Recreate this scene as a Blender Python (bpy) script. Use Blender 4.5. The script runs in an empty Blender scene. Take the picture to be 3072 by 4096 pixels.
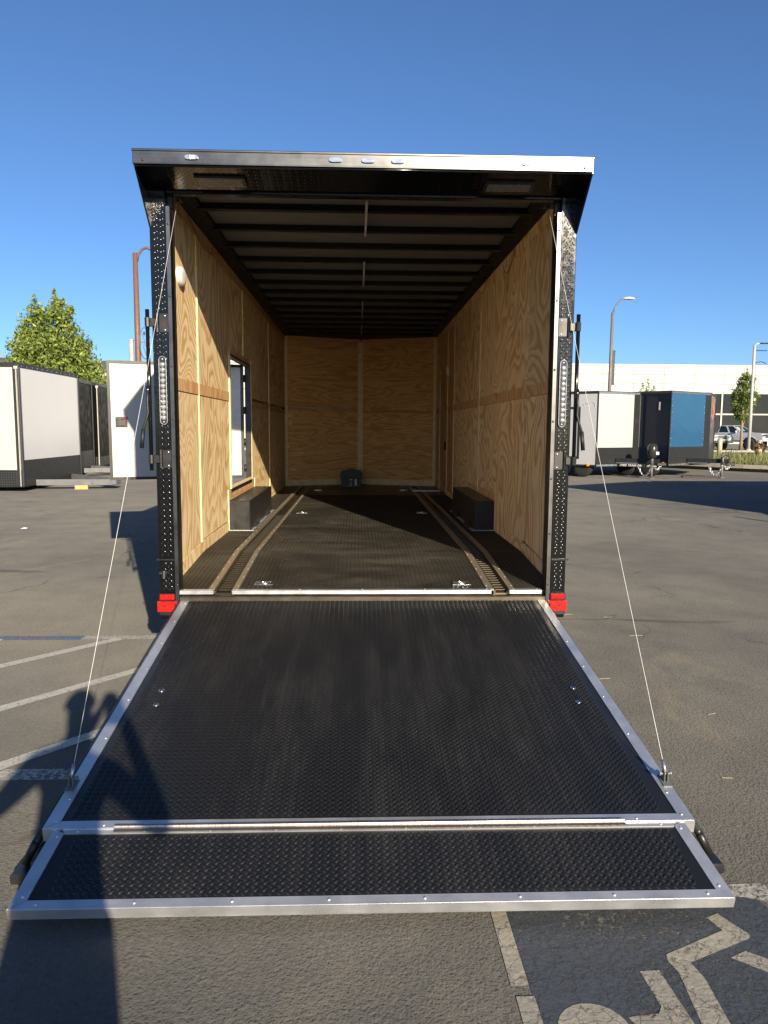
import bpy, math, random
import numpy as np
from mathutils import Vector, Matrix

random.seed(7)
rng = np.random.default_rng(11)
scene = bpy.context.scene
COL = scene.collection
R = math.radians

# ------------------------------------------------------------------ camera
CAM = Vector((-0.0442, -4.6334, 1.6119))
YAW, PITCH, ROLL = 0.0362, -0.1130, 0.0062
fw = Vector((math.sin(YAW)*math.cos(PITCH), math.cos(YAW)*math.cos(PITCH), math.sin(PITCH)))
rt0 = Vector((math.cos(YAW), -math.sin(YAW), 0))
up0 = rt0.cross(fw)
rt = rt0*math.cos(ROLL) + up0*math.sin(ROLL)
up = -rt0*math.sin(ROLL) + up0*math.cos(ROLL)
cam_d = bpy.data.cameras.new("camera")
cam = bpy.data.objects.new("camera", cam_d)
COL.objects.link(cam)
M = Matrix.Identity(4)
for i in range(3):
    M[i][0], M[i][1], M[i][2], M[i][3] = rt[i], up[i], -fw[i], CAM[i]
cam.matrix_world = M
cam_d.sensor_fit = 'HORIZONTAL'
cam_d.sensor_width = 36.0
cam_d.lens = 36.0*2950/3072
cam_d.clip_start = 0.02
cam_d.clip_end = 3000
scene.camera = cam

# ------------------------------------------------------------------ world, sun, exposure
LIGHT = Vector((-0.338, 1.0, -0.372)).normalized()      # travel direction of the sunlight
world = bpy.data.worlds.new("World")
scene.world = world
world.use_nodes = True
wn = world.node_tree.nodes
wl = world.node_tree.links
bg = wn["Background"]
sky = wn.new("ShaderNodeTexSky")
sky.sky_type = 'NISHITA'
sky.sun_disc = False
sky.sun_elevation = math.asin(-LIGHT.z)
sky.sun_rotation = math.atan2(-LIGHT.x, -LIGHT.y)
sky.altitude = 50
sky.air_density = 0.8
sky.dust_density = 0.5
sky.ozone_density = 6.0
wl.new(sky.outputs[0], bg.inputs[0])
bg.inputs[1].default_value = 0.072
sun_d = bpy.data.lights.new("sun", 'SUN')
sun_d.energy = 4.3
sun_d.angle = R(0.53)
sun_d.color = (1.0, 0.85, 0.63)
sun = bpy.data.objects.new("sun", sun_d)
COL.objects.link(sun)
sun.location = (12, -35, 14)
sun.rotation_euler = LIGHT.to_track_quat('-Z', 'Y').to_euler()
scene.view_settings.view_transform = 'Standard'
scene.view_settings.look = 'None'
scene.view_settings.gamma = 1
scene.view_settings.exposure = 1.1
scene.cycles.max_bounces = 10
scene.cycles.diffuse_bounces = 8
scene.cycles.glossy_bounces = 4
scene.cycles.transparent_max_bounces = 12

# ------------------------------------------------------------------ materials
class NT:
    def __init__(s, name):
        s.m = bpy.data.materials.new(name)
        s.m.use_nodes = True
        s.t = s.m.node_tree
        s.b = s.t.nodes["Principled BSDF"]
        s.out = s.t.nodes["Material Output"]
    def n(s, typ, **kw):
        nd = s.t.nodes.new(typ)
        for k, v in kw.items():
            setattr(nd, k, v)
        return nd
    def l(s, a, b):
        s.t.links.new(a, b)
    def math(s, op, a, b=None, clamp=False):
        nd = s.n("ShaderNodeMath", operation=op, use_clamp=clamp)
        for i, v in enumerate((a, b)):
            if v is None: continue
            if isinstance(v, (int, float)): nd.inputs[i].default_value = v
            else: s.l(v, nd.inputs[i])
        return nd.outputs[0]
    def noise(s, vec, scale, detail=3, rough=0.5, dist=0.0):
        nd = s.n("ShaderNodeTexNoise")
        nd.inputs['Scale'].default_value = scale
        nd.inputs['Detail'].default_value = detail
        nd.inputs['Roughness'].default_value = rough
        nd.inputs['Distortion'].default_value = dist
        if vec is not None: s.l(vec, nd.inputs['Vector'])
        return nd.outputs['Fac']
    def ramp(s, fac, stops):
        nd = s.n("ShaderNodeValToRGB")
        e = nd.color_ramp.elements
        while len(e) < len(stops): e.new(0.5)
        for i, (p, c) in enumerate(stops):
            e[i].position = p
            e[i].color = (c, c, c, 1) if isinstance(c, (int, float)) else (*c, 1)
        s.l(fac, nd.inputs[0])
        return nd.outputs[0]
    def mix(s, fac, a, b, mode='MIX'):
        nd = s.n("ShaderNodeMix", data_type='RGBA', blend_type=mode)
        for i, v in ((0, fac), (6, a), (7, b)):
            if isinstance(v, (int, float)): nd.inputs[i].default_value = v
            elif isinstance(v, tuple): nd.inputs[i].default_value = (*v, 1)
            else: s.l(v, nd.inputs[i])
        return nd.outputs[2]
    def coord(s, which='Object'):
        return s.n("ShaderNodeTexCoord").outputs[which]
    def mapping(s, vec, scale=(1, 1, 1)):
        nd = s.n("ShaderNodeMapping")
        nd.inputs['Scale'].default_value = scale
        s.l(vec, nd.inputs['Vector'])
        return nd.outputs[0]
    def bump(s, h, strength=0.3, dist=0.01):
        nd = s.n("ShaderNodeBump")
        nd.inputs['Strength'].default_value = strength
        nd.inputs['Distance'].default_value = dist
        s.l(h, nd.inputs['Height'])
        s.l(nd.outputs[0], s.b.inputs['Normal'])
        return nd.outputs[0]

def plain(name, col, rough=0.5, metal=0.0, var=0.12, scale=6.0, bump=0.0, bscale=200.0, coat=0.0, spec=0.5, rvar=0.1):
    t = NT(name)
    v = t.coord()
    f = t.noise(v, scale, 4, 0.55)
    lo = tuple(c*(1-var) for c in col); hi = tuple(min(1, c*(1+var)) for c in col)
    t.l(t.ramp(f, [(0.3, lo), (0.7, hi)]), t.b.inputs['Base Color'])
    t.l(t.ramp(t.noise(v, scale*2.3, 3), [(0.3, max(0.02, rough-rvar)), (0.7, min(1, rough+rvar))]), t.b.inputs['Roughness'])
    t.b.inputs['Metallic'].default_value = metal
    t.b.inputs['Specular IOR Level'].default_value = spec
    t.b.inputs['Coat Weight'].default_value = coat
    t.b.inputs['Coat Roughness'].default_value = 0.08
    if bump: t.bump(t.noise(v, bscale, 2 if bscale < 10 else 3), bump, 0.03 if bscale < 10 else 0.002)
    return t.m

def plywood(name, grain, light, mid, dark, bands=13.0):
    """rotary cut softwood face: contour lines of a stretched height field. grain 'z' (upright, side walls) or 'x' (lying, nose)"""
    t = NT(name)
    sep = t.n("ShaderNodeSeparateXYZ"); t.l(t.coord(), sep.inputs[0])
    x, y, z = sep.outputs
    rnd = t.n("ShaderNodeObjectInfo").outputs['Random']
    if grain == 'z': u, v = y, z
    else: u, v = z, x
    comb = t.n("ShaderNodeCombineXYZ")
    t.l(t.math('MULTIPLY', u, 0.62 if grain == 'z' else 2.3), comb.inputs[0]); t.l(t.math('MULTIPLY', v, 0.40 if grain == 'z' else 0.30), comb.inputs[1]); t.l(t.math('MULTIPLY', rnd, 41.0), comb.inputs[2])
    big = t.noise(comb.outputs[0], 1.9, 2.4, 0.44, 0.6)
    comb2 = t.n("ShaderNodeCombineXYZ")
    t.l(t.math('MULTIPLY', u, 26.0), comb2.inputs[0]); t.l(t.math('MULTIPLY', v, 2.4), comb2.inputs[1]); t.l(t.math('MULTIPLY', rnd, 9.0), comb2.inputs[2])
    fine = t.noise(comb2.outputs[0], 3.0, 4, 0.6)
    jag = t.math('MULTIPLY', t.math('SUBTRACT', fine, 0.5), 0.55)
    bnd = t.math('MULTIPLY', t.math('ADD', t.math('MULTIPLY', t.math('FRACT', t.math('MULTIPLY', rnd, 7.3)), 0.7), 0.65), bands)
    val = t.math('FRACT', t.math('ADD', t.math('MULTIPLY', big, bnd), jag))
    ring = t.ramp(val, [(0.0, 0.0), (0.36, 0.06), (0.55, 0.45), (0.72, 0.95), (0.92, 1.0), (1.0, 0.0)])
    blot = t.noise(comb.outputs[0], 2.3, 2, 0.5)
    ring = t.math('MULTIPLY', ring, t.ramp(blot, [(0.3, 0.6), (0.55, 1.0)]))
    c = t.mix(ring, light, mid)
    c = t.mix(t.math('MULTIPLY', t.ramp(fine, [(0.46, 0.0), (0.72, 1.0)]), 0.35), c, dark)
    comb3 = t.n("ShaderNodeCombineXYZ")
    t.l(t.math('MULTIPLY', u, 1.0), comb3.inputs[0]); t.l(t.math('MULTIPLY', v, 0.6), comb3.inputs[1]); t.l(t.math('MULTIPLY', rnd, 17.0), comb3.inputs[2])
    kv = t.n("ShaderNodeTexVoronoi"); kv.inputs['Scale'].default_value = 2.1; t.l(comb3.outputs[0], kv.inputs['Vector'])
    knot = t.ramp(t.math('ADD', kv.outputs['Distance'], t.math('MULTIPLY', jag, 0.02)), [(0.030, 0.85), (0.060, 0.0)])
    c = t.mix(knot, c, tuple(x*0.35 for x in dark))
    tone = t.ramp(rnd, [(0.0, (0.90, 0.87, 0.83)), (0.5, (1.0, 0.97, 0.95)), (1.0, (1.06, 1.02, 0.97))])
    c = t.mix(1.0, c, tone, 'MULTIPLY')
    t.l(c, t.b.inputs['Base Color'])
    t.b.inputs['Roughness'].default_value = 0.62
    t.b.inputs['Specular IOR Level'].default_value = 0.3
    t.bump(fine, 0.12, 0.002)
    return t.m

def asphalt(name, base, blue=0.0, crack=True):
    t = NT(name)
    v = t.coord()
    big = t.noise(v, 0.33, 5, 0.6)
    med = t.noise(v, 2.1, 5, 0.62)
    fine = t.noise(v, 55, 4, 0.7)
    c = t.ramp(fine, [(0.30, tuple(b*0.70 for b in base)), (0.5, base), (0.72, tuple(b*1.3 for b in base))])
    c = t.mix(1.0, c, t.ramp(big, [(0.32, (0.72, 0.73, 0.76)), (0.55, (1, 1, 1)), (0.75, (1.16, 1.12, 1.05))]), 'MULTIPLY')
    c = t.mix(1.0, c, t.ramp(med, [(0.28, (0.80, 0.80, 0.80)), (0.55, (1, 1, 1)), (0.80, (1.12, 1.1, 1.06))]), 'MULTIPLY')
    # dust drifts
    dust = t.ramp(t.noise(t.mapping(v, (1.0, 0.45, 1)), 0.8, 5, 0.7, 1.2), [(0.60, 0.0), (0.78, 0.55)])
    c = t.mix(dust, c, (0.17, 0.15, 0.11))
    # oil stains
    st = t.ramp(t.noise(t.mapping(v, (0.6, 1.7, 1)), 1.5, 3, 0.5, 0.5), [(0.24, 0.75), (0.33, 0.0)])
    c = t.mix(st, c, (0.022, 0.022, 0.023))
    if crack:
        dv = t.n("ShaderNodeVectorMath", operation='ADD')
        nz = t.n("ShaderNodeTexNoise"); nz.inputs['Scale'].default_value = 0.9; nz.inputs['Detail'].default_value = 5
        t.l(v, nz.inputs['Vector'])
        sc = t.n("ShaderNodeVectorMath", operation='SCALE'); sc.inputs['Scale'].default_value = 1.3
        t.l(nz.outputs['Color'], sc.inputs[0]); t.l(v, dv.inputs[0]); t.l(sc.outputs[0], dv.inputs[1])
        vo = t.n("ShaderNodeTexVoronoi", feature='DISTANCE_TO_EDGE'); vo.inputs['Scale'].default_value = 0.32
        t.l(dv.outputs[0], vo.inputs['Vector'])
        ck = t.ramp(vo.outputs['Distance'], [(0.0, 1.0), (0.008, 0.0)])
        ck = t.math('MULTIPLY', ck, t.ramp(t.noise(v, 0.55, 3), [(0.48, 0.0), (0.60, 0.8)]))
        c = t.mix(ck, c, (0.018, 0.018, 0.018))
    t.l(c, t.b.inputs['Base Color'])
    t.b.inputs['Roughness'].default_value = 0.86
    t.b.inputs['Diffuse Roughness'].default_value = 1.0
    t.b.inputs['Specular IOR Level'].default_value = 0.35
    vor = t.n("ShaderNodeTexVoronoi"); vor.inputs['Scale'].default_value = 75
    t.l(v, vor.inputs['Vector'])
    vo2 = t.n("ShaderNodeTexVoronoi"); vo2.inputs['Scale'].default_value = 130; t.l(v, vo2.inputs['Vector'])
    h = t.math('ADD', t.math('MULTIPLY', vor.outputs['Distance'], -0.7), t.math('MULTIPLY', t.noise(v, 48, 6, 0.75), 0.7))
    h = t.math('ADD', h, t.math('MULTIPLY', vo2.outputs['Distance'], -0.6))
    t.bump(h, 0.5, 0.006)
    return t.m

def road_paint(name, col, wear=0.5, edge=0.5, scale=14):
    t = NT(name)
    v = t.coord()
    c = t.ramp(t.noise(v, 60, 4, 0.7), [(0.3, tuple(x*0.72 for x in col)), (0.7, col)])
    t.l(c, t.b.inputs['Base Color'])
    t.b.inputs['Roughness'].default_value = 0.8
    h = t.noise(v, 30, 5, 0.7)
    t.bump(h, 0.6, 0.008)
    tr = t.n("ShaderNodeBsdfTransparent")
    mx = t.n("ShaderNodeMixShader")
    a = t.math('ADD', t.math('MULTIPLY', t.noise(v, 45, 4, 0.75), 0.7), t.math('MULTIPLY', t.noise(v, 1.6, 3, 0.6), 0.5))
    vc = t.n("ShaderNodeTexVoronoi", feature='DISTANCE_TO_EDGE'); vc.inputs['Scale'].default_value = 11.0
    wob = t.n("ShaderNodeVectorMath", operation='ADD'); nzc = t.n("ShaderNodeTexNoise"); nzc.inputs['Scale'].default_value = 12.0; nzc.inputs['Detail'].default_value = 4
    t.l(v, nzc.inputs['Vector']); wsc = t.n("ShaderNodeVectorMath", operation='SCALE'); wsc.inputs['Scale'].default_value = 0.12
    t.l(nzc.outputs['Color'], wsc.inputs[0]); t.l(v, wob.inputs[0]); t.l(wsc.outputs[0], wob.inputs[1]); t.l(wob.outputs[0], vc.inputs['Vector'])
    crk = t.ramp(vc.outputs['Distance'], [(0.006, 0.45), (0.026, 1.0)])
    t.l(t.math('MULTIPLY', t.ramp(a, [(wear-0.06, 0.0), (wear+0.05, 1.0)]), crk), mx.inputs[0])
    t.l(tr.outputs[0], mx.inputs[1]); t.l(t.b.outputs[0], mx.inputs[2])
    t.l(mx.outputs[0], t.out.inputs[0])
    return t.m

def metal(name, col, rough, axis=0, streak=0.16, met=1.0):
    t = NT(name)
    v = t.coord()
    sc = [90.0, 90.0, 90.0]; sc[axis] = 1.5
    f = t.noise(t.mapping(v, tuple(sc)), 1.0, 4, 0.6)
    g = t.noise(v, 9, 4, 0.6)
    t.l(t.ramp(g, [(0.3, tuple(c*0.82 for c in col)), (0.65, col)]), t.b.inputs['Base Color'])
    t.l(t.ramp(t.math('ADD', t.math('MULTIPLY', f, 0.5), t.math('MULTIPLY', g, 0.5)), [(0.3, max(0.05, rough-streak)), (0.7, rough+streak)]), t.b.inputs['Roughness'])
    t.b.inputs['Metallic'].default_value = met
    return t.m

def leaf_mat(name, lo, hi):
    t = NT(name)
    r = t.n("ShaderNodeNewGeometry").outputs['Random Per Island']
    c = t.ramp(r, [(0.0, lo), (0.7, hi), (1.0, tuple(x*1.35 for x in hi))])
    t.l(c, t.b.inputs['Base Color'])
    t.b.inputs['Roughness'].default_value = 0.5
    tl = t.n("ShaderNodeBsdfTranslucent"); t.l(c, tl.inputs[0])
    mx = t.n("ShaderNodeMixShader"); mx.inputs[0].default_value = 0.35
    t.l(t.b.outputs[0], mx.inputs[1]); t.l(tl.outputs[0], mx.inputs[2]); t.l(mx.outputs[0], t.out.inputs[0])
    return t.m

MAT = dict(
    ply=plywood('plywood_upright', 'z', (0.86, 0.70, 0.43), (0.57, 0.37, 0.17), (0.52, 0.34, 0.155), 24.0),
    ply_nose=plywood('plywood_lying', 'x', (0.86, 0.54, 0.22), (0.64, 0.35, 0.12), (0.2, 0.09, 0.03), 12.0),
    ply_red=plywood('plywood_strip', 'z', (0.70, 0.465, 0.235), (0.52, 0.30, 0.135), (0.25, 0.12, 0.05), 14.0),
    pine=plain('pine_batten', (0.84, 0.66, 0.37), 0.6, var=0.14, scale=12),
    black=plain('black_gloss_paint', (0.006, 0.0065, 0.008), 0.14, var=0.2, scale=8, rvar=0.05, spec=0.4),
    plate=plain('black_tread_plate', (0.005, 0.0055, 0.0065), 0.13, var=0.25, scale=14, rvar=0.05, spec=0.4),
    lug=plain('tread_plate_lug', (0.006, 0.0065, 0.0075), 0.17, var=0.2, scale=30, rvar=0.04, spec=0.45),
    satin=plain('black_satin_metal', (0.016, 0.016, 0.017), 0.4, var=0.2),
    bow=plain('dark_roof_bow', (0.006, 0.0065, 0.008), 0.5, var=0.2, spec=0.25),
    ceil=plain('dull_ceiling_sheet', (0.108, 0.118, 0.132), 0.55, var=0.06, scale=2),
    rubber=None, alu=metal('bare_aluminium', (0.66, 0.68, 0.71), 0.38, 0, 0.14, 0.75),
    aluy=metal('bare_aluminium_lengthwise', (0.66, 0.68, 0.71), 0.38, 1, 0.14, 0.75),
    trim=metal('dull_trim_metal', (0.13, 0.13, 0.135), 0.34, 2, 0.06),
    cap=metal('hood_fascia_metal', (0.115, 0.118, 0.12), 0.33, 0, 0.05), edgecap=metal('guard_edge_metal', (0.6, 0.6, 0.58), 0.4, 0, 0.05),
    steel=metal('zinc_steel', (0.70, 0.71, 0.70), 0.26, 1),
    dustyalu=metal('dusty_aluminium', (0.36, 0.31, 0.235), 0.45, 1, 0.1, 0.6),
    hinge=metal('bronze_tinted_hinge', (0.50, 0.45, 0.40), 0.42, 0, 0.04),
    grate=metal('worn_steel_grate', (0.13, 0.112, 0.088), 0.45, 0),
    white=plain('white_door_skin', (0.52, 0.52, 0.50), 0.28, var=0.02, scale=2),
    cream=plain('cream_white_skin', (0.47, 0.468, 0.43), 0.34, var=0.025, scale=1.2, rvar=0.05),
    greyskin=plain('grey_white_skin', (0.44, 0.45, 0.465), 0.3, var=0.03, scale=1.2),
    offwhite=plain('off_white_skin', (0.76, 0.76, 0.75), 0.16, var=0.02, scale=0.8, rvar=0.03, bump=0.2, bscale=0.9),
    darkwood=plain('dark_brown_timber', (0.06, 0.04, 0.03), 0.8),  # even dark brown tone for the plank
    charcoal=plain('charcoal_skin', (0.026, 0.027, 0.029), 0.4, var=0.1, spec=0.25),
    blackskin=plain('black_skin', (0.004, 0.004, 0.005), 0.45, var=0.15, scale=2, spec=0.04),
    navy=plain('navy_skin', (0.005, 0.008, 0.018), 0.12, var=0.12, scale=2, spec=0.2, bump=0.4, bscale=1.0),
    blue=plain('mid_blue_skin', (0.022, 0.088, 0.185), 0.10, var=0.05, scale=1.2, rvar=0.03, bump=0.5, bscale=1.1),
    platefar=None,
    red=plain('red_reflector', (0.42, 0.012, 0.008), 0.16, var=0.35, scale=160, bump=0.7, bscale=260),
    lens=plain('clear_lamp_lens', (0.66, 0.66, 0.65), 0.10, metal=0.75, var=0.25, scale=90, rvar=0.06),
    lampbody=plain('smoked_lamp_body', (0.03, 0.03, 0.031), 0.25, var=0.2, spec=0.3),
    led=plain('unlit_led_chip', (0.30, 0.29, 0.25), 0.35, var=0.3, scale=60),
    plastic=plain('white_plastic', (0.75, 0.74, 0.70), 0.45, var=0.03),
    blackplastic=plain('black_plastic', (0.010, 0.010, 0.011), 0.5, var=0.2),
    label=plain('pale_label', (0.55, 0.54, 0.50), 0.6, var=0.25, scale=120),
    yellowlabel=plain('yellow_label', (0.55, 0.40, 0.08), 0.6),
    tyre=plain('tyre_rubber', (0.018, 0.018, 0.018), 0.75, var=0.25, scale=20),
    rim=plain('grey_wheel_rim', (0.45, 0.46, 0.47), 0.3, metal=0.8),
    wood=plain('sawn_timber', (0.58, 0.34, 0.12), 0.7, var=0.2, scale=18),
    greysteel=plain('primer_grey_steel', (0.13, 0.135, 0.145), 0.5, var=0.22, scale=5),
    galv=plain('galvanised_chain', (0.55, 0.56, 0.56), 0.35, metal=0.85),
    wire=plain('bright_wire_rope', (0.72, 0.72, 0.70), 0.4),
    amber=plain('amber_marker', (0.75, 0.22, 0.02), 0.25),
    brown=plain('rusty_brown_paint', (0.145, 0.078, 0.055), 0.55, var=0.12),
    polegrey=plain('taupe_pole', (0.15, 0.135, 0.13), 0.55),
    polewhite=plain('pale_pole', (0.42, 0.415, 0.39), 0.55),
    banner=plain('street_banner_cloth', (0.055, 0.075, 0.085), 0.8, var=0.3),
    facade=plain('cream_facade_panel', (0.45, 0.447, 0.412), 0.55, var=0.02, scale=0.6),
    coping=plain('white_coping', (0.48, 0.48, 0.465), 0.5, var=0.02),
    joint=plain('facade_joint', (0.25, 0.24, 0.20), 0.8),
    glass=plain('dark_window_glass', (0.012, 0.015, 0.017), 0.05, var=0.3, scale=0.4, rvar=0.02, spec=0.25),
    mullion=plain('white_mullion', (0.44, 0.43, 0.40), 0.45),
    greywall=plain('pale_grey_wall', (0.48, 0.49, 0.49), 0.7),
    darkroof=plain('dark_roof_edge', (0.05, 0.055, 0.06), 0.6),
    bark=plain('tree_bark', (0.24, 0.17, 0.12), 0.85, var=0.25, scale=15, bump=0.6, bscale=40),
    leaf=leaf_mat('broad_leaf', (0.085, 0.125, 0.022), (0.27, 0.34, 0.075)),
    leaf2=leaf_mat('small_street_leaf', (0.07, 0.11, 0.022), (0.22, 0.29, 0.065)),
    grass=leaf_mat('verge_grass', (0.10, 0.125, 0.035), (0.26, 0.27, 0.10)),
    soil=plain('dry_soil', (0.20, 0.14, 0.085), 0.9, var=0.3, scale=3, bump=0.5, bscale=30),
    kerb=plain('concrete_kerb', (0.42, 0.39, 0.33), 0.85, var=0.15, scale=4),
    post=plain('weathered_timber_post', (0.40, 0.37, 0.25), 0.8, var=0.15),
    wilted=leaf_mat('wilted_leaf', (0.08, 0.03, 0.015), (0.22, 0.13, 0.06)),
    silver=plain('silver_car_paint', (0.60, 0.63, 0.67), 0.28, metal=0.25, var=0.02, coat=0.6),
    carwhite=plain('white_car_paint', (0.45, 0.45, 0.44), 0.25, var=0.02, coat=0.6),
    cardark=plain('dark_car_paint', (0.025, 0.028, 0.03), 0.2, var=0.05, coat=0.6),
    chrome=metal('car_chrome', (0.75, 0.76, 0.77), 0.12, 0, 0.04),
    carglass=plain('car_window', (0.012, 0.02, 0.024), 0.05, var=0.2, rvar=0.02),
    plate_grey=plain('blank_number_board', (0.45, 0.46, 0.44), 0.6),
    cyan=plain('cyan_window_tag', (0.15, 0.55, 0.60), 0.7),
    palegreen=plain('pale_green_sheet', (0.55, 0.68, 0.55), 0.7),
    chalk=plain('chalk_mark', (0.74, 0.74, 0.72), 0.9),
    faintchalk=plain('faint_chalk_mark', (0.50, 0.51, 0.525), 0.4, var=0.02),
    skin=plain('skin_tone', (0.42, 0.25, 0.17), 0.5, var=0.05),
    cloth=plain('dark_cloth', (0.04, 0.045, 0.06), 0.85, var=0.15, scale=20),
    hair=plain('short_hair', (0.03, 0.02, 0.015), 0.6),
    straw=plain('dry_straw', (0.42, 0.34, 0.20), 0.8),
    paper=plain('white_scrap', (0.75, 0.74, 0.70), 0.8),
    redscrap=plain('red_scrap', (0.6, 0.05, 0.03), 0.6),
)
def rubber_mat():
    t = NT('black_rubber_mat')
    v = t.coord()
    d = t.noise(t.mapping(v, (2.2, 0.5, 1)), 1.9, 6, 0.75, 0.2)
    s = t.noise(t.mapping(v, (14, 0.9, 1)), 1.5, 6, 0.75)
    f = t.math('MULTIPLY', t.ramp(d, [(0.45, 0.0), (0.80, 1.0)]), t.ramp(s, [(0.38, 0.25), (0.7, 1.0)]))
    t.l(t.mix(f, (0.0098, 0.0104, 0.0116), (0.036, 0.035, 0.033)), t.b.inputs['Base Color'])
    t.l(t.ramp(f, [(0.0, 0.36), (1.0, 0.58)]), t.b.inputs['Roughness'])
    t.bump(t.noise(v, 160, 3), 0.15, 0.001)
    return t.m
MAT['rubber'] = rubber_mat()
def rubber_dusty():
    t = NT('dusty_rubber_floor')
    v = t.coord()
    d = t.noise(v, 1.4, 5, 0.65, 0.6)
    s = t.noise(t.mapping(v, (1.5, 5.5, 1)), 1.1, 4, 0.7)
    f = t.math('MULTIPLY', t.ramp(d, [(0.35, 0.2), (0.75, 1.0)]), t.ramp(s, [(0.35, 0.3), (0.7, 1.0)]))
    t.l(t.mix(f, (0.0095, 0.0090, 0.0080), (0.078, 0.070, 0.056)), t.b.inputs['Base Color'])
    t.l(t.ramp(f, [(0.0, 0.36), (1.0, 0.55)]), t.b.inputs['Roughness'])
    return t.m
MAT['floor_rubber'] = rubber_dusty()
def tread_far():
    t = NT('distant_tread_plate')
    v = t.coord()
    vo = t.n("ShaderNodeTexVoronoi"); vo.inputs['Scale'].default_value = 17.0
    vo.inputs['Randomness'].default_value = 0.0
    t.l(v, vo.inputs['Vector'])
    t.b.inputs['Base Color'].default_value = (0.035, 0.037, 0.038, 1)
    t.b.inputs['Roughness'].default_value = 0.28
    t.b.inputs['Metallic'].default_value = 0.4
    h = t.math('ADD', t.ramp(vo.outputs['Distance'], [(0.1, 1.0), (0.42, 0.0)]), t.math('MULTIPLY', t.noise(v, 2.2, 2), 2.2))
    t.bump(h, 0.5, 0.012)
    return t.m
MAT['platefar'] = tread_far()
def orange_reflection_mat():
    t = NT('navy_with_orange_reflection')
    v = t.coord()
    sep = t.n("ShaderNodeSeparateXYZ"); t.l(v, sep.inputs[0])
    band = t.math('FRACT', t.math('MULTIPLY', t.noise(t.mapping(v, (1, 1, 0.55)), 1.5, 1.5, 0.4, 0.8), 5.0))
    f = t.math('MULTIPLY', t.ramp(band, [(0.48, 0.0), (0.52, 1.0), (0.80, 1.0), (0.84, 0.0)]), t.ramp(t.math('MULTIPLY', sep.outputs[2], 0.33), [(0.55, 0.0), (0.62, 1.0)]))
    t.l(t.mix(f, (0.012, 0.016, 0.040), (0.60, 0.17, 0.03)), t.b.inputs['Base Color'])  # orange reflections of lettering painted into the navy base colour
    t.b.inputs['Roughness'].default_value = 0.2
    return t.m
MAT['orange_reflection'] = orange_reflection_mat()

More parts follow.
